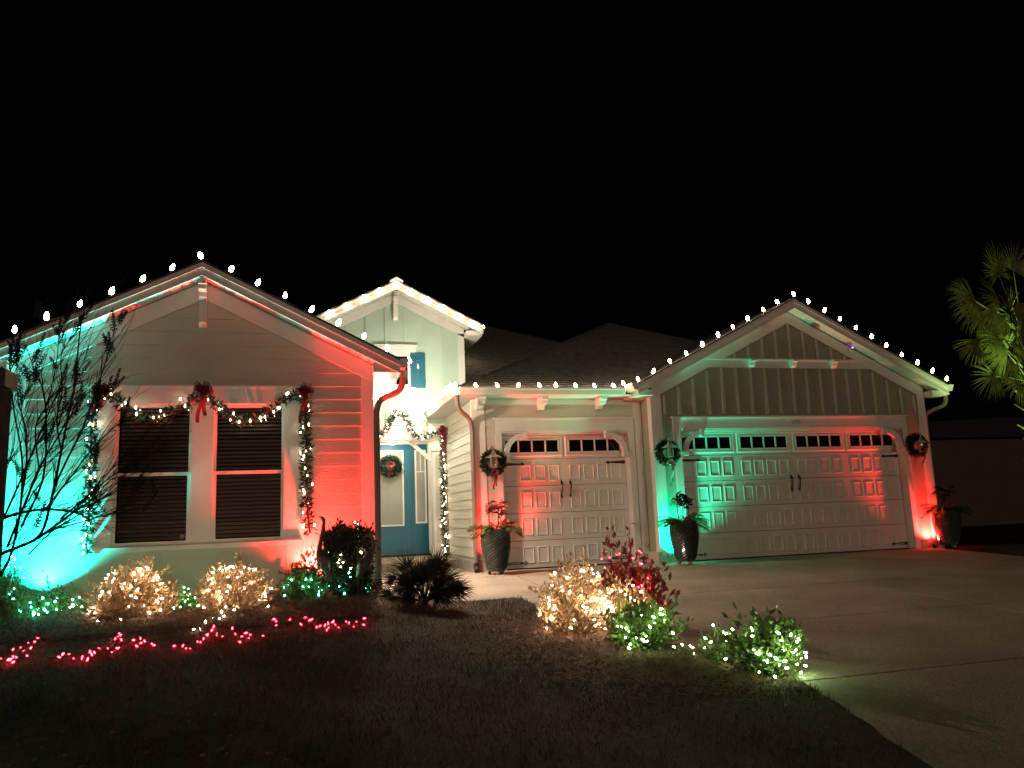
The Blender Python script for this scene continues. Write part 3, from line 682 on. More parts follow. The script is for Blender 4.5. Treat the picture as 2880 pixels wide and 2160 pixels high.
# ================================================================= LIGHT STRINGS ON THE ROOFS
def cone_string(label, pts, group, tilt=None, side=None):
    t = thing('roof_light_string', label, 'string lights', pts[0], group)
    o0 = Vector(pts[0])
    for i, p in enumerate(pts):
        p = Vector(p)-o0
        o = obj('bulb', C9, None, t, p+Vector((0,0,.055)))
        ax = R.uniform(-.5, .5)
        o.rotation_euler = (R.uniform(-.35,.35), ax + (tilt or 0), 0); q_ = R.uniform(.98,1.2); o.scale = (q_, q_, q_*1.05)
        o2 = obj('socket', SOCK, None, t, p+Vector((0,0,.055))); o2.rotation_euler = o.rotation_euler
    wp = []
    for i in range(len(pts)-1):
        a, b = Vector(pts[i])-o0, Vector(pts[i+1])-o0
        for k in range(4):
            q = a.lerp(b, k/4); q.z -= .012*math.sin(k/4*math.pi)-.0; wp.append(q)
    wp.append(Vector(pts[-1])-o0)
    g = G(); g.tube(wp, .004, n=4); obj('wire', g, M['wire'], t)
    return t
def rake(cx, zp, y, dx0, dx1, n, sl=.5, dzz=.02):
    return [(cx+dx0+(dx1-dx0)*i/(n-1), y, zp-sl*abs(dx0+(dx1-dx0)*i/(n-1))+dzz) for i in range(n)]
GR = 'warm white cone bulb strings along the roof edges'
def lp(px, Y, z0=None): 
    p = at(px[0], px[1], Y=Y); return (p.x, p.y, p.z-.06)
cone_string('cone bulb string up the left slope of the big left gable', [lp(p, 10.42) for p in ((41,927),(131,890),(224,855),(314,819),(401,784),(484,752),(565,719))], GR)
cone_string('cone bulb string down the right slope of the left gable to its gutter', [lp(p, 10.42) for p in ((650,757),(725,795),(802,831),(876,870),(951,908),(1023,946),(1090,980),(1152,1015))], GR)
cone_string('row of small bright bulbs running back along the eave behind the left downspout', [(1.42, 10.9+.36*i, 3.04) for i in range(16)], GR)
TP = ((927,879),(975,858),(1022,837),(1069,818),(1115,798),(1159,819.5),(1203,843.5),(1248,865),(1292,889),(1336,912))
def lf(px, Y):
    p = at(px[0], px[1], Y=Y); return (p.x, p.y, p.z-.055)
cone_string('cone bulb string clipped across the front of the small entry tower gable', [lf(p, 16.38) for p in TP], GR)
cone_string('short cone bulb string running back along the right eave of the entry tower', [(3.95, 16.5+.42*i, 4.96) for i in range(7)], GR)
cone_string('cone bulb row on the gutter above the single garage door', [lp(p, 13.43) for p in ((1280,1083),(1339,1084.6),(1398.6,1084.6),(1457.8,1084),(1517,1084),(1563.6,1084),(1619,1084.6),(1671.7,1084.6),(1726,1084.6),(1753,1078))], GR)
cone_string('close-set bulb row running back along the gutter beside the porch', [(2.66, 13.75+.30*i, 3.20) for i in range(10)], GR)
s1 = [(1794.7,1066.7)]+[(x*1.302, y*1.302) for x, y in ((1411,802),(1447,780),(1482,763),(1517,744),(1551,723),(1583,706),(1615,688),(1649,669),(1679,652),(1715,635))]
s2 = [(x*1.302, y*1.302) for x, y in ((1746,651),(1781,670),(1814,689),(1849,708),(1883,727),(1914,746),(1948,766),(1982,783),(2014,801),(2045,818))]
cone_string('cone bulb string up the left slope of the right garage gable', [lp(p, 13.22) for p in s1], GR)
cone_string('cone bulb string down the right slope of the right garage gable', [lp(p, 13.22) for p in s2], GR)

# ================================================================= GARLANDS, BOWS, WREATHS
def polyline(pts, step):
    P = [Vector(p) for p in pts]; out = [P[0]]; acc = 0
    for a, b in zip(P[:-1], P[1:]):
        L = (b-a).length; n = max(1, int(L/step)); out += [a.lerp(b, (k+1)/n) for k in range(n)]
    return out
def bow_mesh(s, tails=.5, m='ribbon', seed=0, front=Vector((0,-1,0))):
    rr = random.Random(seed); g = G()
    def ribbon(pts, w, nrm, wd=None):
        vs = []; fs = []
        for i, p in enumerate(pts):
            d = (pts[min(i+1, len(pts)-1)]-pts[max(i-1, 0)]).normalized(); sd = wd or d.cross(nrm)
            sd = sd.normalized() if sd.length > 1e-4 else Vector((0,1,0))
            vs += [p+sd*w/2, p-sd*w/2]
        fs = [(2*i, 2*i+1, 2*i+3, 2*i+2) for i in range(len(pts)-1)]; g.add(vs, fs)
    for k in range(9):
        a = 2*math.pi*k/9+rr.uniform(-.25,.25); L = s*rr.uniform(.75,1.1); d = Vector((math.cos(a), -.25, math.sin(a)*.8)); 
        sd = Vector((-math.sin(a), 0, math.cos(a)))
        pts = [d*L*(math.sin(t*math.pi)**.8)+Vector((0,-1,0))*s*.42*math.sin(t*2*math.pi)*.8+sd*0 for t in [i/9 for i in range(10)]]
        ribbon(pts, s*.46, None, sd)
    for q, k in ((-.35, 1), (.25, .8)):
        pts = [Vector((q*s*math.sin(1.5*t)+.12*s*math.sin(6*t+q), -.05-.03*math.sin(5*t), -tails*k*t)) for t in [i/8 for i in range(9)]]
        ribbon(pts, s*.32, Vector((0.25,-1,0)))
    return g
def garland(name, label, pts, group, rad_=.085, dens=70, bulbs=22, bows=(), bm='gar', cat='garland', back=.02, nm='needle', L=(.05,.085)):
    t = thing(name, label, cat, pts[0], group); o0 = Vector(pts[0])
    path = polyline([Vector(p)-o0 for p in pts], .05)
    path = [p+Vector((R.gauss(0,.008), R.gauss(0,.006)-.02, R.gauss(0,.008))) for p in path]
    g = G(); g.tube(path, .014, n=5); obj('core', g, M['wire'], t)
    g = G()
    for a, b in zip(path[:-1], path[1:]):
        d = (b-a); n = max(2, int(dens*d.length)); tl = d.normalized()
        for k in range(n):
            p = a.lerp(b, R.random()); out = Vector((R.gauss(0,1), R.gauss(0,1)-.35, R.gauss(0,1))); out = (out-tl*out.dot(tl)).normalized()
            if out.y > .3: out.y = .3
            dd = (out+tl*R.uniform(-.8,.8)).normalized(); LL = R.uniform(*L)
            g.leaf(p+out*R.uniform(.0,rad_*.3), dd, LL*R.uniform(.7,1.25), R.uniform(.020,.034), bend=.3)
    obj('foliage', g, M[nm], t)
    for k in range(bulbs):
        q = path[min(len(path)-1, int((k+R.random())/bulbs*len(path)))]
        out = Vector((R.gauss(0,1), -abs(R.gauss(0,.8))-.2, R.gauss(0,1))).normalized()
        obj('bulb', BULB[bm], None, t, q+out*R.uniform(.055,.095)).scale = (R.uniform(.7,1.25),)*3
    for i, (bp, s, tl, mm) in enumerate(bows):
        obj('bow', bow_mesh(s, tl, seed=i+3), M[mm], t, Vector(bp)-o0)
    return t
WY = LY-.09
def wp(px, py, Y=WY): return at(px, py, Y=Y)
garland('window_garland', 'long green garland with warm lights and red bows draped around the left wing windows',
  [wp(245,1560),(wp(247,1480)),(wp(252,1400)),wp(255,1300),wp(258,1200),wp(262,1130),wp(285,1103),wp(320,1120),wp(350,1150),wp(395,1175),wp(440,1185),wp(480,1165),wp(520,1140),wp(560,1110),wp(600,1130),wp(630,1155),wp(670,1180),wp(700,1185),wp(735,1170),wp(775,1145),wp(812,1120),wp(850,1102),wp(862,1150),wp(858,1200),wp(860,1260),wp(862,1340),wp(866,1400),wp(862,1440),wp(873,1500)],
  None, dens=230, bulbs=78, L=(.07,.11), bows=[(wp(283,1098,WY-.08), .12, .26, 'ribbon'), (wp(572,1095,WY-.08), .135, .42, 'ribbon'), (wp(856,1100,WY-.08), .12, .42, 'ribbon')])
PY = 16.58
garland('porch_garland', 'green garland with round white lights arching over the porch beam and down its column',
  [wp(1060,1232,PY),wp(1082,1212,PY),wp(1096,1185,PY),wp(1108,1165,PY),wp(1123,1156,PY),wp(1138,1168,PY),wp(1150,1192,PY),wp(1158,1212,PY),wp(1175,1228,PY),wp(1195,1230,PY),wp(1220,1218,PY),wp(1243,1208,PY),wp(1245,1260,PY),wp(1247,1330,PY),wp(1246,1400,PY),wp(1248,1470,PY),wp(1252,1520,PY),wp(1255,1562,PY)],
  None, dens=210, bulbs=80, L=(.06,.10), bows=[(wp(1247,1213,PY-.1), .15, .55, 'ribbon')])
def wreath(label, c, r, bowm, tails, group, bs=.085, rt=.06, seed=1, n=900):
    t = thing('wreath', label, 'wreath', c, group); g = G()
    for k in range(n):
        a = R.uniform(0, 2*math.pi); q = Vector((math.cos(a)*r, 0, math.sin(a)*r)); tl = Vector((-math.sin(a), 0, math.cos(a)))
        out = Vector((R.gauss(0,1), R.gauss(0,1)-.5, R.gauss(0,1))).normalized()
        if out.y > .2: out.y = .2
        g.leaf(q+out*rt*.4, (out+tl*.8).normalized(), R.uniform(.06,.10), .03, bend=.3)
    obj('foliage', g, M['needle'], t)
    g = G(); g.tube([Vector((math.cos(a)*r, 0, math.sin(a)*r)) for a in [2*math.pi*i/20 for i in range(21)]], .02, n=6); obj('ring', g, M['wire'], t)
    obj('bow', bow_mesh(bs, tails, seed=seed), M[bowm], t, (0, -.10, -r if rt < .08 else 0.02))
    return t
def sconce(label, c, group):
    t = thing('wall_lantern', label, 'lantern', c, group)
    g = G(); g.sm = True; g.lathe([(.0,.16),(.018,.155),(.03,.13),(.045,.10),(.05,.085),(.15,.03),(.155,.022),(.05,.05),(.0,.06)], n=20); obj('shade', g, M['nickel'], t)
    g = G(); g.sm = True; g.lathe([(.062,.03),(.066,-.12),(.05,-.14)], n=16); obj('glass_cylinder', g, M['glass'], t)
    g = G(); g.lathe([(.0,-.02),(.02,-.02),(.022,.05)], n=8); g.lathe([(0,-.155),(.055,-.15),(.058,-.14),(.0,-.135)], n=14)
    for a in range(4): q = a*math.pi/2+.4; g.tube([(math.cos(q)*.07, math.sin(q)*.07, .03), (math.cos(q)*.07, math.sin(q)*.07, -.145)], .004, n=4)
    obj('cage', g, M['nickel'], t)
    g = G(); g.tube(bez([(0,.0,.16),(0,.02,.21),(0,.10,.22),(0,.19,.14),(0,.21,.08)]), .009, n=6); g.lathe([(0,0),(.05,0)], c=(0,.2,.06), n=10); g.box(-.045, .19, .02, .045, .215, .14); obj('arm', g, M['nickel'], t)
    return t
GW = 'wreaths with bows hung behind the garage lanterns'; GS = 'brushed metal wall lanterns beside the garage doors'
for (pw, ps, Y, lw, ls, bm_, tl) in (((1387,1302),(1388,1291),13.9,'dark wreath with red bow around the lantern left of the single garage door','metal wall lantern left of the single garage door, lit red from below','ribbon',.30),
    ((1877,1275),(1884,1262),13.42,'dark wreath with silver ribbon on the green-lit wall between the garage doors','metal wall lantern on the green-lit wall between the garage doors','ribbonw',.42),
    ((2578,1252),(2592,1250),13.42,'dark wreath with red bow on the right end wall of the garage','metal wall lantern at the right corner of the garage','ribbon',.25)):
    wreath(lw, at(*pw, Y=Y), .175, bm_, tl, GW, .08, seed=int(pw[0]))
    sconce(ls, at(*ps, Y=Y-.20), GS)
wreath('dark green wreath with a red bow hanging on the teal front door glass', at(1098,1312,Y=17.84), .17, 'ribbon', .25, None, .10, .09, seed=5)

# ================================================================= FLOOD LIGHTS
def flood(label, loc, col, energy, tgt, ang=110, blend=.6, size=.03):
    t = thing('flood_light', label, 'flood light', loc, 'small coloured spotlights aimed up the walls')
    d = (Vector(tgt)-Vector(loc)).normalized()
    g = G(); n0 = d*.0; 
    g.tube([d*-.05, d*.0, d*.035], [.02,.04,.045], n=10, cap=True); g.tube([(0,0,-.14), (0,0,-.02)], .008, n=5); obj('head', g, M['black'], t)
    l = lamp('spot_beam', 'SPOT', Vector(loc)+d*.055, energy, col, size, spot_size=rad(ang), spot_blend=blend)
    l.rotation_euler = d.to_track_quat('-Z', 'Y').to_euler(); return t
CY = (.004, 1.0, .80); RD = (1, .026, .021); GN = (.0, 1.0, .50)
flood('turquoise spotlight at the left corner of the left wing behind the shrubs', (-2.80, 10.52, .20), CY, 1500, (-2.85, 10.62, 3.2), 134, 1)
flood('red spotlight behind the square clipped shrub on the left wing', (.26, 10.52, .16), RD, 1700, (.30, 10.62, 3.2), 134, 1)
flood('red spotlight behind the planter by the single garage door', (3.42, 13.86, .10), RD, 460, (3.44, 13.97, 2.6), 128, 1)
flood('green spotlight behind the planter between the garage doors', (6.66, 13.34, .05), GN, 560, (6.74, 13.50, 2.6), 132, 1)
flood('red spotlight at the right end of the garage', (12.16, 13.34, .03), RD, 760, (12.2, 13.47, 2.8), 132, 1)
# porch lamps
g = G(); g.lathe([(0,.03),(.06,.03),(.07,0),(.05,-.04),(0,-.05)], n=12)
t = tag(obj('porch_ceiling_lamp', g, emit('porch_lamp_glass', (1,.86,.62), 12), loc=(2.05, 17.35, 2.61)), 'round lit lamp on the porch ceiling before the front door', 'lamp')
lamp('porch_lamp_light', 'POINT', (2.05, 17.30, 2.45), 30, (1, .86, .64), .06)
f2 = thing('eave_flood_lamp', 'warm flood lamp under the side eave behind the left downspout', 'flood light', (1.30, 12.9, 2.84))
g = G(); g.lathe([(0,.0),(.035,.0),(.04,.03),(0,.04)], n=10); obj('lens', g, emit('flood_lens_warm', (1,.85,.62), 60), f2, (0,0,-.02))
g = G(); g.tube([(.0,0,.0),(-.05,.02,.03),(-.12,.02,.05)], .02, n=6); obj('bracket', g, M['trim'], f2)
lamp('eave_flood_light_warm', 'POINT', (1.36, 12.85, 2.76), 170, (1, .76, .55), .05)
sp = lamp('eave_flood_beam', 'SPOT', (1.40, 12.72, 2.74), 980, (1, .76, .56), .06, spot_size=rad(118), spot_blend=1)
sp.rotation_euler = Vector((2.7-1.40, 11.7-12.72, -2.74)).to_track_quat('-Z', 'Y').to_euler()
fl = thing('eave_flood_lamp', 'bright flood lamp where the garage gutter meets the entry tower', 'flood light', (2.55, 16.25, 2.98))
g = G(); g.lathe([(0,.0),(.035,.0),(.04,.03),(0,.04)], n=10); obj('lens', g, emit('flood_lens', (.95,1,.62), 60), fl, (0,0,.02))
g = G(); g.tube([(.0,0,.0),(.08,.1,-.04),(.12,.3,-.05)], .02, n=6); obj('bracket', g, M['trim'], fl)
lamp('eave_flood_light', 'POINT', (2.40, 15.45, 3.5), 108, (.92, 1, .78), .05)

# ================================================================= PLANTS
def span(pxl, pxr, pyt, Y):
    a, b = at(pxl, pyt+60, Y=Y), at(pxr, pyt+60, Y=Y); cx = (a.x+b.x)/2
    t = at((pxl+pxr)/2, pyt, Y=Y); z0 = hill(cx, Y)
    return cx, z0, (b.x-a.x)/2, t.z-z0
def shrub(name, label, cat, pxl, pxr, pyt, Y, m, nst=60, lpl=16, L=.055, W=.024, ry=None, shape='dome', group=None, spiky=0, stemm='stem', leafstart=.35, bare=0, low=.12):
    cx, z0, rx, h = span(pxl, pxr, pyt, Y); ry = ry or rx*.7
    t = thing(name, label, cat, (cx, Y, z0), group)
    gs, gl = G(), G()
    for k in range(nst):
        u = R.uniform(0, 2*math.pi); v = R.random()
        if shape == 'box':
            x, y, z = R.uniform(-1,1), R.uniform(-1,1), R.uniform(.15,1); mx_ = max(abs(x), abs(y), z if z > .5 else 0); x, y = x/max(mx_,.3), y/max(mx_,.3)
            if R.random() < .5: z = 1
            z *= 1-.26*(x*x+y*y)/2*(1 if z > .6 else 0); z += R.gauss(0,.03); x *= 1+R.gauss(0,.06)
            tip = Vector((x*rx*.95, y*ry*.95, z*h*.95))
        else:
            th = math.acos(1-v*(1-low)) if shape == 'dome' else math.acos(1-v)
            rr = R.uniform(.58, 1.0)*(1+.14*math.sin(3*u+cx*5)+.10*math.sin(7*u+cx)+.12*math.sin(5*th+2*u+cx*3))
            tip = Vector((rx*rr*math.sin(th)*math.cos(u), ry*rr*math.sin(th)*math.sin(u), h*(low+(1-low)*math.cos(th)*rr)))
            if R.random() < spiky: tip *= R.uniform(1.08, 1.28)
        base = Vector((R.gauss(0, rx*.10), R.gauss(0, ry*.10), 0))
        mid = base.lerp(tip, .5)+Vector((0, 0, -h*.10 if shape != 'box' else .02))+Vector((R.gauss(0,.03), R.gauss(0,.03), 0))
        pts = [base, base.lerp(mid, .5)+Vector((0,0,.02)), mid, mid.lerp(tip, .5)+Vector((0,0,.01)), tip]
        if k % 2 == 0: gs.tube(pts, [.007,.006,.005,.0035,.002], n=4, cap=False)
        for j in range(lpl):
            s_ = leafstart+(1-leafstart)*((j+R.random())/lpl)**.8; f = s_*4; i = min(3, int(f)); p = pts[i].lerp(pts[i+1], f-i)
            tl = (pts[i+1]-pts[i]).normalized()
            p = p+Vector((R.gauss(0,1), R.gauss(0,1), R.gauss(0,1)))*L*.45
            out = Vector((R.gauss(0,1), R.gauss(0,1), R.gauss(0,1))); d = (tl*1.0+out*.75+Vector((0,0,.15))).normalized()
            gl.leaf(p, d, L*R.uniform(.6,1.3), W*R.uniform(.7,1.2), bend=R.uniform(.1,.5))
    obj('foliage', gl, M[m], t); obj('stems', gs, M[stemm], t)
    return (t, cx, Y, z0, rx, ry, h)
def mini(label, sh, n, bm, front=.8, zr=(.1,1.0), ground=None, group='mini light strings wound through the shrubs', loc=None, xr=(-1,1), shell=(.66,1.03)):
    t0, cx, Y, z0, rx, ry, h = sh
    t = thing('mini_light_string', label, 'string lights', (cx, Y, z0), group); P = []
    for k in range(n):
        for _ in range(30):
            u = R.uniform(math.pi, 2*math.pi) if R.random() < front else R.uniform(0, math.pi)
            z = R.uniform(*zr); rr = R.uniform(*shell); q = math.sqrt(max(0.04, 1-max(0,(z-.1)/.95)**2))
            p = Vector((rx*rr*q*math.cos(u), ry*rr*q*math.sin(u)*1.08-.02, h*z))
            if xr[0]*rx <= p.x <= xr[1]*rx: break
        P.append(p)
    P.sort(key=lambda p: round(p.z/(h*.22)+.0)*10+(p.x if int(p.z/(h*.22)+.5) % 2 else -p.x))
    for p in P:
        o = obj('bulb', BULB[bm], None, t, p); o.rotation_euler = (R.uniform(0,3), R.uniform(0,3), 0); o.scale = (R.uniform(.5,1.1),)*3
    g = G()
    if len(P) > 1: g.tube([p+Vector((0,.012,-.01)) for p in P], .0025, n=3); obj('wire', g, M['wire'], t)
    return t
def ground_string(label, px, bm, group='mini light strings wound through the shrubs'):
    P = []
    for a, b in px:
        p = ground_at(a, b); P.append(Vector((p.x, p.y, p.z+R.uniform(.015,.05))))
    P.sort(key=lambda p: p.x); o0 = P[0].copy()
    t = thing('mini_light_string', label, 'string lights', o0, group)
    for p in P:
        o = obj('bulb', BULB[bm], None, t, p-o0); o.scale = (R.uniform(.55,1.0),)*3; o.rotation_euler = (R.uniform(0,3), R.uniform(0,3), 0)
    g = G(); g.tube([p-o0+Vector((0,.01,-.012)) for p in P], .003, n=3); obj('wire', g, M['wire'], t); return t

# ---- bed under the windows
GBUSH = 'shrubs planted along the front of the left wing'
s = shrub('conifer_shrub', 'feathery dark green conifer shrub at the far left, lit green', 'shrub', -70, 92, 1560, 9.7, 'green', 120, 40, .07, .010, group=GBUSH, spiky=.4)
mini('small green lights in the feathery conifer at the far left', s, 26, 'cool')
s = shrub('leafy_shrub', 'low green shrub with green lights left of the golden bushes', 'shrub', 75, 250, 1640, 9.9, 'green', 40, 14, .06, .026, group=GBUSH, spiky=.35)
mini('green lights in the low shrub left of the golden bushes', s, 16, 'cool', zr=(.1,.6)); mini('few pale lights in the low shrub at the left', s, 6, 'grw', zr=(.1,.4))
s = shrub('golden_bush', 'left of the two golden leafy bushes glowing under the windows', 'bush', 243, 510, 1596, 9.6, 'gold', 150, 20, .09, .036, group=GBUSH, spiky=.2, ry=.45)
mini('warm white lights wound through the left golden bush', s, 56, 'warm', zr=(.0,1))
s = shrub('leafy_shrub', 'tiny green shrub squeezed between the two golden bushes', 'shrub', 478, 562, 1650, 9.95, 'green', 26, 14, .05, .022, group=GBUSH, spiky=.4)
mini('green lights between the two golden bushes', s, 14, 'green')
s = shrub('golden_bush', 'right of the two golden leafy bushes glowing under the windows', 'bush', 548, 775, 1592, 9.6, 'gold', 145, 20, .085, .036, group=GBUSH, spiky=.2, ry=.42)
mini('warm white lights wound through the right golden bush', s, 52, 'warm', zr=(.0,1))
s = shrub('leafy_shrub', 'dark green shrub with mint lights behind the left heron', 'shrub', 786, 925, 1575, 10.15, 'green', 120, 20, .065, .032, group=GBUSH, spiky=.35, ry=.3)
mini('mint green lights in the shrub behind the left heron', s, 13, 'cool', zr=(.05,.6))
s = shrub('clipped_shrub', 'tall square clipped dark shrub at the corner of the left wing', 'shrub', 912, 1040, 1462, 10.12, 'dgreen', 520, 26, .05, .03, group=GBUSH, shape='box', ry=.27, leafstart=.45)
mini('sparse warm lights over the square clipped shrub', s, 20, 'gar', zr=(.3,.97), shell=(1.0,1.1)); mini('mint lights low on the square clipped shrub', s, 9, 'cool', zr=(.05,.4), shell=(1.0,1.15))
s = shrub('leafy_shrub', 'low dark green shrub at the foot of the square clipped shrub', 'shrub', 930, 1050, 1610, 9.95, 'dgreen', 90, 20, .055, .03, group=GBUSH, ry=.25)
K = .2803
rl = [(280,1125),(375,1110),(205,1185),(307,1198),(128,1225),(130,1268),(268,1290),(75,1310),(100,1325),(130,1325),(5,1310),(90,1300),(110,1300),(690,1258),(735,1310),(825,1280),(820,1300),(900,1210),(945,1245),(918,1262),(628,1278),(993,1175),(1080,1205),(1120,1233),(1193,1197),(1155,1102),(1215,1105),(1195,1040),(1208,1077),(1338,1115),(1370,1157),(1407,1115),(1450,1115),(1523,1140),(1545,1175),(1747,1160),(1832,1178)]
r2 = [(50,1462),(198,1415),(228,1402),(257,1385),(298,1335),(342,1278),(360,1252),(393,1316),(447,1368),(547,1290),(577,1322),(643,1342),(683,1337),(712,1356),(622,1413),(855,1353),(988,1192),(988,1253),(1125,1167),(1280,1145),(1320,1178),(1235,1238),(1395,1250),(1427,1237),(1477,1250),(1507,1235),(1513,1257),(1497,1273),(1550,1230),(1580,1230),(1612,1248),(1688,1210),(1718,1217),(1793,1210),(1873,1188),(1865,1232)]
ground_string('red light string lying on the mulch along the left bed edge', [(x*K, 1500+y*K) for x, y in rl]+[(500+x*K, 1420+y*K) for x, y in r2]+[(x*K+R.gauss(0,14), 1502+y*K+R.gauss(0,4)) for x, y in rl[::4]]+[(500+x*K+R.gauss(0,14), 1422+y*K+R.gauss(0,4)) for x, y in r2[::4]], 'red')
ground_string('short run of warm lights on the mulch below the right golden bush', [(545,1779),(563,1775),(578,1755),(598,1743),(617,1750),(630,1740)], 'warm')

# ---- bed by the driveway
GB2 = 'shrubs in the bed beside the driveway'
s = shrub('tan_bush', 'tall tan glowing bush at the left of the driveway bed', 'bush', 1512, 1715, 1572, 7.5, 'gold', 165, 20, .062, .030, group=GB2, spiky=.3, ry=.28, leafstart=.3)
mini('dense warm lights on the tan bush beside the driveway', s, 56, 'warm', zr=(.05,.9))
s = shrub('golden_bush', 'golden bush in the middle of the driveway bed around a palmetto leaf', 'bush', 1648, 1842, 1640, 7.6, 'gold', 120, 18, .062, .032, group=GB2, spiky=.3, ry=.26, leafstart=.55)
mini('warm lights on the middle bush of the driveway bed', s, 26, 'warm', zr=(.2,.95))
s = shrub('red_leaf_shrub', 'upright red-leaved shrub standing behind the golden driveway bush', 'shrub', 1632, 1872, 1540, 7.95, 'redleaf', 95, 24, .09, .045, group=GB2, spiky=.4, ry=.3, leafstart=.5, stemm='bark')
mini('red lights on the upright red-leaved shrub', s, 24, 'red', zr=(.35,1.05), shell=(.6,1.1))
s = shrub('leafy_shrub', 'round green shrub in front of the golden driveway bush', 'shrub', 1705, 1905, 1702, 6.75, 'green', 100, 18, .08, .036, group=GB2, spiky=.3, ry=.27, low=.3)
mini('pale green lights on the round shrub in the driveway bed', s, 30, 'grw', zr=(.15,.95))
s = shrub('leafy_shrub', 'thin low green shrub with pale lights between two green driveway shrubs', 'shrub', 1970, 2085, 1752, 6.2, 'green', 34, 14, .045, .02, group=GB2, spiky=.3, ry=.2)
mini('pale green lights on the thin low shrub', s, 13, 'grw', zr=(.15,.95))
s = shrub('leafy_shrub', 'large dark green shrub at the right end of the driveway bed', 'shrub', 2075, 2255, 1735, 5.75, 'green', 105, 18, .08, .036, group=GB2, spiky=.45, ry=.24, low=.2)
mini('pale green lights on the large shrub at the right end of the bed', s, 36, 'grw', zr=(.05,.9))
ground_string('few pale lights on the ground between the green driveway shrubs', [(1911,1810),(1928,1810),(1920,1821),(1943,1831),(1950,1833),(1953,1853),(1985,1837),(1992,1836)], 'grw')

def frond(parent, c, hub, spread_dir, L, n=20, ang=150, W=.022, m='palm', droop=.12, pet=.009, nrm=None):
    g = G(); c, hub = Vector(c), Vector(hub); g.tube([c, c.lerp(hub, .5)+Vector((0,0,.02)), hub], [pet, pet*.8, pet*.6], n=5)
    d0 = Vector(spread_dir).normalized(); nrm = Vector(nrm).normalized() if nrm else (d0.cross(Vector((0,0,1))).cross(d0) if abs(d0.z) < .9 else Vector((0,1,0)))
    for k in range(n):
        a = rad(-ang/2+ang*k/(n-1)+R.uniform(-2,2)); d = Matrix.Rotation(a, 3, nrm) @ d0
        g.blade(hub, d, L*(1-.30*abs(a)/rad(90))*R.uniform(.85,1.05), W, droop=droop*R.uniform(.5,1.5), side=nrm, seg=4)
    return obj('frond', g, M[m], parent)
# dwarf fan palm by the walk
fx, fy = at(1195, 1700, Y=9.55).x, 9.55; fz = hill(fx, fy)
t = thing('fan_palm', 'low dark fan palm with spiky fronds beside the porch walk', 'palm', (fx, fy, fz))
for k in range(52):
    u = 2*math.pi*k/52*2.4+R.uniform(-.3,.3); e = R.uniform(.12, 1.25); d = Vector((math.cos(u)*math.cos(e), math.sin(u)*math.cos(e)*.8, math.sin(e)))
    L = R.uniform(.22,.44); frond(t, (0,0,.06), d*L+Vector((0,0,.08)), d+Vector((0,0,-.12)), R.uniform(.24,.36), 22, 160, .013, 'palmdark', .10, .006, nrm=(R.gauss(0,.5), -1, R.uniform(.0,1.2)))
for k in range(16):
    u = R.uniform(math.pi, 2*math.pi); d = Vector((math.cos(u), math.sin(u)*.7, R.uniform(.0,.5))); L = R.uniform(.12,.25); frond(t, (0,0,.05), d*L+Vector((0,0,.09)), d, R.uniform(.2,.3), 20, 150, .013, 'palmdark', .08, .006, nrm=(R.gauss(0,.5), -1, R.uniform(.2,1.2)))
g = G(); g.tube([(0,0,-.03),(0,0,.09)], [.05,.04], n=8); obj('trunk', g, M['bark'], t)
# palmetto leaf
hx = at(1748, 1712, Y=7.42); t = thing('palmetto', 'folded palmetto fan leaf among the golden driveway bush', 'palm', (hx.x, hx.y, hill(hx.x, hx.y)))
frond(t, (0,.05,0), (0,0,hx.z-hill(hx.x,hx.y)), (-.1,-.1,1), .15, 18, 170, .016, 'palm', .0, .006, nrm=(0,-1,.2))
frond(t, (.02,.05,0), (-.10,.06,hx.z-hill(hx.x,hx.y)-.02), (-.7,.1,.7), .15, 14, 120, .016, 'palm', .0, .006, nrm=(.3,-1,.2))
# tall palm at the right edge
px_ = at(2885, 1000, Y=12.5); tz = hill(px_.x, 12.5)
t = thing('palm_tree', 'tall palm with green-lit fronds at the right edge', 'palm', (px_.x, 12.5, tz)); o0 = Vector((px_.x, 12.5, tz))
g = G(); g.tube([(.10,0,-.1),(.09,0,1.2),(.06,0,2.6),(0,0,4.3)], [.17,.15,.15,.13], n=12); obj('trunk', g, M['bark'], t)
for k in range(46):
    z = .3+3.9*k/46; u = k*2.4; d = Vector((math.cos(u), math.sin(u), .9)); b = Vector((.08*(1-z/4.3)+.13*math.cos(u), .13*math.sin(u), z))
    g = G(); sd = d.cross(Vector((0,0,1))).normalized()*.055; tp = b+d*.22
    g.hexa([b-sd, b+sd, b+sd+Vector((0,0,.04)), b-sd+Vector((0,0,.04)), tp-sd*.5, tp+sd*.5, tp+sd*.5+Vector((0,0,.015)), tp-sd*.5+Vector((0,0,.015))]); obj('leaf_base', g, M['palm'], t)
cr = Vector((0,0,4.2))
for (hx_, hy_, dx_, dz_, L, an, dr, dY) in ((2742,846,-1,.15,.66,150,.20,-.5),(2808,772,-.25,1,.60,200,.10,-.3),(2795,868,-.3,-1,.72,120,.10,-.5),(2755,860,-.75,-.7,.66,120,.16,-.2),(2835,985,-1,-.25,.62,110,.05,-.2),(2850,1010,-.7,-.75,.60,100,.05,0),(2850,760,.5,.8,.6,160,.12,-.3),(2860,850,.3,-.9,.7,120,.1,-.5),(2720,830,-1,.6,.45,100,.25,.2),(2840,905,-.6,-.8,.62,120,.12,.1),(2900,830,1,.4,.7,160,.2,-.2),(2930,900,1,-.3,.7,150,.2,.1)):
    h = at(hx_, hy_, Y=12.5+dY)-o0; c0 = cr if hy_ < 950 else Vector((0,0,3.35))
    frond(t, c0, h, (dx_, -.1, dz_), L*1.25, 40, an*1.1, .026, 'palm', dr, .014, nrm=(R.uniform(-.3,.3), -1, R.uniform(-.1,.4)))
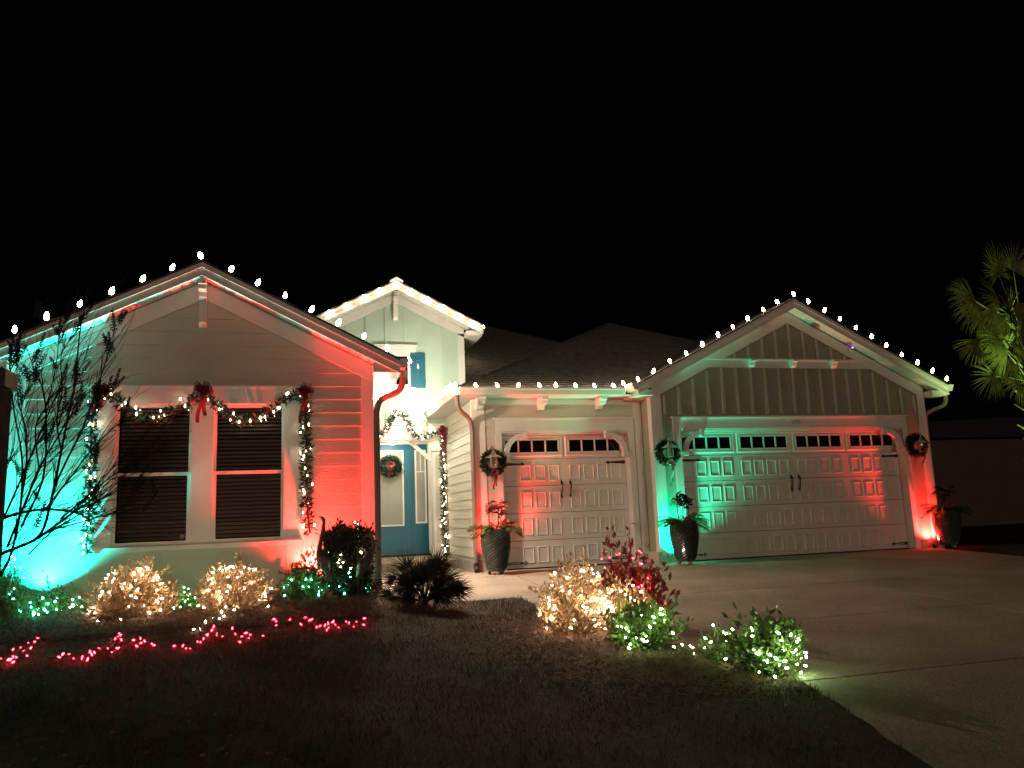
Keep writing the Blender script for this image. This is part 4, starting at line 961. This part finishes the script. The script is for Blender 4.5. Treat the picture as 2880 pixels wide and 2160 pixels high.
for k in range(16):
    u = R.uniform(math.pi*.55, math.pi*1.45); e = R.uniform(-.7, .8); LL = R.uniform(.5, .95)
    d = Vector((math.cos(u)*math.cos(e), math.sin(u)*math.cos(e)*.6-.25, math.sin(e))).normalized(); c0 = cr+Vector((0,0,-.5*(k % 3)))
    frond(t, c0, c0+d*LL, d+Vector((0,0,-.45)), R.uniform(.55,.85), 34, R.uniform(110,170), .026, 'palm', .14, .012, nrm=(R.uniform(-.5,.5), -1, R.uniform(-.2,.6)))
flood('green spotlight shining up the palm at the right edge', (px_.x-.55, 11.5, tz+.12), (.62, 1.0, .36), 1900, (px_.x-.75, 12.2, 4.0), 58, 1)

# ---- planters
def planter(label, px, py, Y, kind):
    b = at(px, py, Y=Y); b.z = 0.004; t = thing('planter', label, 'planter', b, 'tall dimpled dark planters with winter arrangements')
    g = G(); g.sm = True; n, m = 36, 26; vs = []; H0, H1 = .05, .70
    def rad_at(f): return .155+.10*math.sin(min(1, f*1.02)*math.pi*.58)-.02*f**6
    for i in range(m+1):
        f = i/m
        for k in range(n):
            dm = .007*(1 if (i+k) % 2 == 0 else -1)*(1 if 1 < i < m-1 else 0)
            q = 2*math.pi*(k+(.5 if i % 2 else 0)*0)/n; r = rad_at(f)+dm; vs.append((r*math.cos(q), r*math.sin(q), H0+(H1-H0)*f))
    fs = [(i*n+k, i*n+(k+1) % n, (i+1)*n+(k+1) % n, (i+1)*n+k) for i in range(m) for k in range(n)]
    g.add(vs, fs+[tuple(range(n-1,-1,-1))]); g.sm = False; obj('pot', g, M['pot'], t)
    g = G(); g.lathe([(rad_at(1)-.01,.66),(rad_at(1)+.012,.70),(rad_at(1)+.006,.715),(rad_at(1)-.025,.71),(rad_at(1)-.03,.66)], n=32); obj('rim', g, M['pot'], t)
    g = G(); g.lathe([(0,.68),(rad_at(1)-.02,.67)], n=20); obj('soil', g, M['bark'], t)
    for k in range(3):
        u = 2*math.pi*k/3+.5; g = G(); g.sm = True; g.lathe([(0,0),(.03,0),(.034,.025),(.022,.055),(0,.058)], c=(.13*math.cos(u), .13*math.sin(u), 0), n=10); obj('foot', g, M['stone'], t)
    for sgn, n_ in ((-1, 14), (1, 15)):      # drooping fir sprays
        g = G()
        for k in range(n_):
            u = R.uniform(-.9,.9) ; d = Vector((sgn*math.cos(u), math.sin(u)-.25, R.uniform(.3,1.0))); pts = [Vector((0,0,.69))]; dd = d.normalized(); q = pts[0].copy()
            for j in range(7): dd = (dd+Vector((0,0,-.15))).normalized(); q = q+dd*.064*R.uniform(.9,1.2); pts.append(q.copy())
            g.tube(pts, .004, n=3, cap=False)
            for i in range(1, 8):
                for c in range(48):
                    a = pts[i-1].lerp(pts[i], R.random()); tl = (pts[i]-pts[i-1]).normalized()
                    g.blade(a, (tl*1.1+Vector((R.gauss(0,.7), R.gauss(0,.7), R.gauss(0,.7)-.1))), R.uniform(.05,.10), .008, .2, seg=1)
        obj('fir_spray', g, M['fir'], t)
    g = G()
    for k in range(7):                      # tall stalks with curled pointed leaves
        x0 = R.uniform(-.09,.09); hh = R.uniform(.34,.52); pts = bez([(x0,0,.68),(x0*1.3,-.01,.68+hh*.5),(x0*1.6+R.uniform(-.03,.03),-.02,.68+hh)], 4); g.tube(pts, .006, n=4)
        tp = pts[-1]
        for j in range(5):
            u = R.uniform(-2.2,2.2); g.blade(tp-Vector((0,0,.03*j)), (math.sin(u), -.2, .9), R.uniform(.14,.24), .055, .4, side=Vector((math.cos(u),.3,0)), seg=5)
    obj('dried_stalks', g, M['bark' if kind else 'redleaf'], t)
    if kind:
        for c in ((-.13,-.02,.98),):
            g = G()
            for k in range(60): 
                u = R.uniform(0, 6.28); g.blade(Vector((c[0]+.03*math.cos(u), c[1]+.03*math.sin(u), c[2]+.12)), (math.cos(u)*.7, math.sin(u)*.7, .3), .20, .008, .55, seg=4)
            g.tube([(-.08,0,.68),(c[0],c[1],c[2]+.12)], .005, n=4); obj('drooping_tuft', g, M['fir'], t)
    for c, r in (((-.02,-.17,.74),.07),((-.10,-.12,.80),.05),((.16,-.08,.82),.09 if not kind else .06),((.05,-.14,.80),.05)):
        g = G()
        for k in range(40):
            d = Vector((R.gauss(0,1), R.gauss(0,1)-.4, R.gauss(0,1)+.2)).normalized(); g.leaf(Vector(c)+d*r*.4, d, r*.75, r*.42, bend=.4)
        obj('flower_cluster', g, M['flower' if not kind else 'redleaf'], t)
    return t
planter('tall dark planter with orange-red flowers by the single garage door', 1397, 1612, 13.25, 0)
planter('tall dark planter with dried stalks between the two garage doors', 1930, 1580, 12.98, 1)
planter('shadowed planter with drooping sprays at the right garage corner', 2672, 1540, 13.15, 1)

# ---- herons
def heron(label, neckpx, bodyp, legs, Y, rs):
    P = [at(a, b, Y=Y) for a, b in neckpx]; o0 = Vector((P[0].x, Y, hill(P[0].x, Y)))
    t = thing('heron_statue', label, 'statue', o0, 'metal heron statues in front of the clipped shrub')
    path = bez([p-o0 for p in P], 5); n = len(path); rr = []
    for i in range(n):
        f = i/(n-1)*(len(rs)-1); k = min(len(rs)-2, int(f)); rr.append(rs[k]*(1-f+k)+rs[k+1]*(f-k))
    g = G(); g.sm = True; g.tube(path, rr, n=12); obj('body', g, M['bronze'], t)
    bp = [at(a, b, Y=Y)-o0 for a, b in bodyp]
    for s_ in (-1, 1):
        g = G(); q = bp[0]; e = bp[1]
        for k in range(7):
            a = q.lerp(e, k/9)+Vector((0, s_*.06, 0)); g.leaf(a+Vector((0,-.01,0)), (e-q).normalized()+Vector((R.uniform(-.1,.1),0,-.05*k)), .17, .05, side=Vector((0,1,0)), bend=.1)
        obj('wing', g, M['bronze'], t)
    for i, (a, b, c) in enumerate(legs):
        p0, p1 = at(*a, Y=Y)-o0, at(*b, Y=Y)-o0; p2 = at(*c, Y=Y)-o0; p2.z = hill(p2.x+o0.x, Y)-o0.z+.002; dy = Vector((0, -.03+.06*i, 0))
        g = G(); g.tube([p0+dy, p1+dy, p2+dy], .006, n=5)
        for u in (-.6, 0, .6, 3.1): g.tube([p2+dy, p2+dy+Vector((-.06*math.cos(u), .05*math.sin(u), .002))], .004, n=4)
        obj('leg', g, M['bronze'], t)
heron('standing heron statue with neck stretched straight up', [(926,1640),(921,1612),(912,1585),(903,1565),(899,1545),(902,1520),(908,1490),(911,1468),(908,1459),(902,1455),(896,1450)], [(912,1570),(926,1625)], [((905,1615),(898,1680),(889,1728)),((918,1615),(915,1680),(908,1728))], 9.85, [.006,.035,.075,.062,.034,.024,.020,.020,.024,.012,.003])
heron('heron statue with neck curved over and beak pointing down', [(1003,1640),(1012,1612),(1022,1590),(1034,1574),(1044,1556),(1050,1536),(1047,1516),(1038,1506),(1030,1507),(1024,1514),(1016,1524)], [(1030,1568),(1004,1628)], [((1008,1615),(1006,1680),(1003,1735)),((1020,1612),(1022,1680),(1022,1735))], 9.80, [.006,.045,.085,.062,.036,.028,.024,.022,.024,.012,.003])

# ---- bare shrub at the left, dark against the wall
TYb = 6.6
o0 = at(-120, 1760, Y=TYb); o0.z = hill(o0.x, TYb)
t = thing('bare_tree', 'bare dark branching shrub with seed spikes in front of the turquoise wall', 'tree', o0)
gb_ = G(); gt = G(); tips = []
main = [([(-120,1720),(-40,1600),(0,1560),(98,1518),(202,1444),(262,1405)],.013),([(-120,1700),(-60,1500),(0,1463),(52,1444),(123,1433),(209,1441),(255,1462)],.012),([(0,1620),(30,1560),(56,1441),(62,1291),(37,1142),(28,1020)],.009),
 ([(98,1518),(125,1480),(152,1370),(172,1269),(194,1160),(209,1089),(224,940),(232,895)],.009),([(20,1540),(110,1320),(150,1250),(205,1160)],.008),([(60,1400),(75,1300),(70,1200),(50,1120),(48,1010)],.007),
 ([(152,1370),(190,1290),(235,1200),(262,1120),(290,1040),(308,980)],.007),([(0,1480),(45,1380),(98,1255),(150,1130),(180,1060)],.007),([(130,1430),(200,1340),(270,1250),(335,1190)],.006),([(170,1460),(240,1400),(300,1350),(345,1320),(420,1280)],.006),
 ([(202,1444),(260,1380),(330,1300),(350,1285)],.005),([(-20,1500),(10,1350),(20,1200),(5,1080)],.008),([(60,1480),(120,1350),(130,1200),(120,1090),(88,1055)],.007),([(98,1518),(150,1490),(230,1468),(330,1440)],.006),([(172,1269),(160,1180),(175,1100),(172,1000),(215,930)],.005),([(110,1320),(100,1200),(135,1130),(160,1010),(165,930)],.005),([(80,1560),(140,1500),(210,1455),(290,1400),(345,1375)],.006)]
def grow(p, d, L, r, lev):
    pts = [p]; q = p.copy(); dd = d.normalized(); n = 5
    for i in range(n):
        dd = (dd+Vector((R.gauss(0,.10)+.02, R.gauss(0,.10), R.gauss(0,.08)+.03))).normalized(); q = q+dd*L/n; pts.append(q.copy())
    gt.tube(pts, [r*(1-.16*i) for i in range(n+1)], n=3, cap=False)
    if lev: 
        for k in range(R.choice((1,2,2))): 
            i = R.randint(1, 4); grow(pts[i], dd+Vector((R.uniform(-.7,.8), R.uniform(-.4,.4), R.uniform(-.1,.6))), L*R.uniform(.45,.75), r*.6, lev-1)
    return pts[-1], dd
for pl, r in main:
    y0 = R.uniform(-.35, .35); P = [at(a, b, Y=TYb+y0*min(1, i/3))-o0 for i, (a, b) in enumerate(pl)]; path = bez(P, 4); n = len(path)
    gb_.tube(path, [r*1.35*(1-.68*i/n) for i in range(n)], n=6)
    for k in range(int(n*1.15)):
        i = R.randint(n//5, n-2); tl = (path[i+1]-path[i]).normalized()
        e, d = grow(path[i], tl+Vector((R.uniform(-.35,.95), R.uniform(-.4,.4), R.uniform(-.35,.6))), R.uniform(.16,.48), .0036, 1)
        if R.random() < .10: tips.append((e, d))
    if pl[-1][1] < 1200: tips.append((path[-1], (path[-1]-path[-2]).normalized()))
obj('branch', gb_, M['bark'], t); obj('twigs', gt, M['twig'], t, kind='stuff')
spk = []
for v in range(4):
    g = G(); L = .10+.015*v
    for k in range(34):
        z = L*k/34; u = k*2.4; rr_ = .0075*(1-.6*k/34); g.tube([(rr_*.3*math.cos(u), rr_*.3*math.sin(u), z), (rr_*1.5*math.cos(u), rr_*1.5*math.sin(u), z+.004)], [.002,.0035], n=4)
    g.tube([(0,0,-.02),(0,0,L)], [.002,.001], n=3); spk.append(g.mesh('seed_spike', M['twig']))
for e, d in tips:
    for k in range(R.choice((1,2,3))):
        dd = (Vector((d.x*.3+R.gauss(0,.35), R.gauss(0,.3), 1))).normalized(); o = obj('seed_spike', spk[R.randint(0,3)], None, t, e+Vector((R.gauss(0,.01),0,-.02*k)))
        o.rotation_euler = dd.to_track_quat('Z', 'Y').to_euler(); sc_ = R.uniform(.8,1.5); o.scale = (1.9, 1.9, sc_)
# dark post
a, b = at(-90, 1400, Y=5.2), at(-2, 1400, Y=5.2); top_ = at(10, 1046, Y=5.2).z
t = thing('dark_post', 'dark square post with a cap at the left edge', 'post', ((a.x+b.x)/2, 5.2, hill(a.x, 5.2)))
hh = top_-hill(a.x, 5.2); wx = (b.x-a.x)/2
g = G(); g.box(-wx, -.09, -.05, wx, .09, hh-.10); obj('post', g, M['bark'], t)
g = G(); g.box(-wx-.02, -.11, hh-.10, wx+.025, .11, hh); obj('cap', g, M['black'], t)
# puck on the driveway
p = ground_at(2632, 1552); t = tag(obj('drive_puck', G().lathe([(0,0),(.07,0),(.06,.03),(0,.04)], n=14), M['black'], loc=(p.x, p.y, dz(p.y)+.004)), 'small black disc on the driveway by the right garage corner', 'marker')

# ---- grass and straw
g = G()
for k in range(60000):
    x = R.uniform(-3.6, 3.7); y = 3.6+6.7*R.random()**.8
    if x > DRIVE_X(y)-.01: continue
    z = hill(x, y)
    h = R.uniform(.015,.055)*(1+.5*math.sin(5*x+math.sin(3*y))*math.sin(4.1*y+x)); u = R.uniform(0, 3.14); w_ = R.uniform(.002,.004)
    dx, dy = math.cos(u)*w_, math.sin(u)*w_
    g.add([(x-dx,y-dy,z-.004),(x+dx,y+dy,z-.004),(x+R.gauss(0,.02),y+R.gauss(0,.02),z+h)], [(0,1,2)])
tag(obj('lawn_grass', g, M['grass'], kind='stuff'), 'short dormant grass across the dark lawn', 'grass')
g = G()
def straws(n, fx_, fy_):
    for k in range(n):
        x, y = fx_(), fy_()
        if x > DRIVE_X(y)-.03 or (y > 10.34 and x > .98): continue
        z = hill(x, y)+R.uniform(.002,.035); u = R.uniform(0, 6.28); L = R.uniform(.06,.16); d = Vector((math.cos(u), math.sin(u), R.gauss(.05,.2))); s_ = Vector((-math.sin(u), math.cos(u), 0))*.0028
        p = Vector((x, y, z)); m_ = p+d*L*.5+Vector((0,0,.008)); e = p+d*L
        g.add([p-s_, p+s_, m_+s_, m_-s_, e], [(0,1,2,3),(3,2,4)])
straws(20000, lambda: R.uniform(-3.5, 1.0), lambda: R.uniform(8.5, 10.65))
straws(5000, lambda: R.uniform(.6, 1.9), lambda: R.uniform(8.9, 10.3))
straws(15000, lambda: R.gauss(2.65, .42), lambda: R.gauss(7.1, .65))
straws(4000, lambda: R.gauss(3.1, .3), lambda: R.gauss(6.0, .35))
tag(obj('pine_straw', g, M['straw'], kind='stuff'), 'pine straw mulch under the shrubs', 'mulch')
g = G()
for k in range(420):
    x, y = R.uniform(-3.4, 3.4), R.uniform(4.2, 10.2)
    if x > DRIVE_X(y)+.15 and R.random() < .8: continue
    z = (dz(y) if x > DRIVE_X(y) else hill(x, y))+.012; g.leaf(Vector((x, y, z)), (Vector((R.gauss(0,1), R.gauss(0,1), .1))), R.uniform(.03,.06), R.uniform(.02,.03), bend=.4)
tag(obj('fallen_leaves', g, M['straw'], kind='stuff'), 'scattered small fallen leaves on the lawn', 'leaf litter')
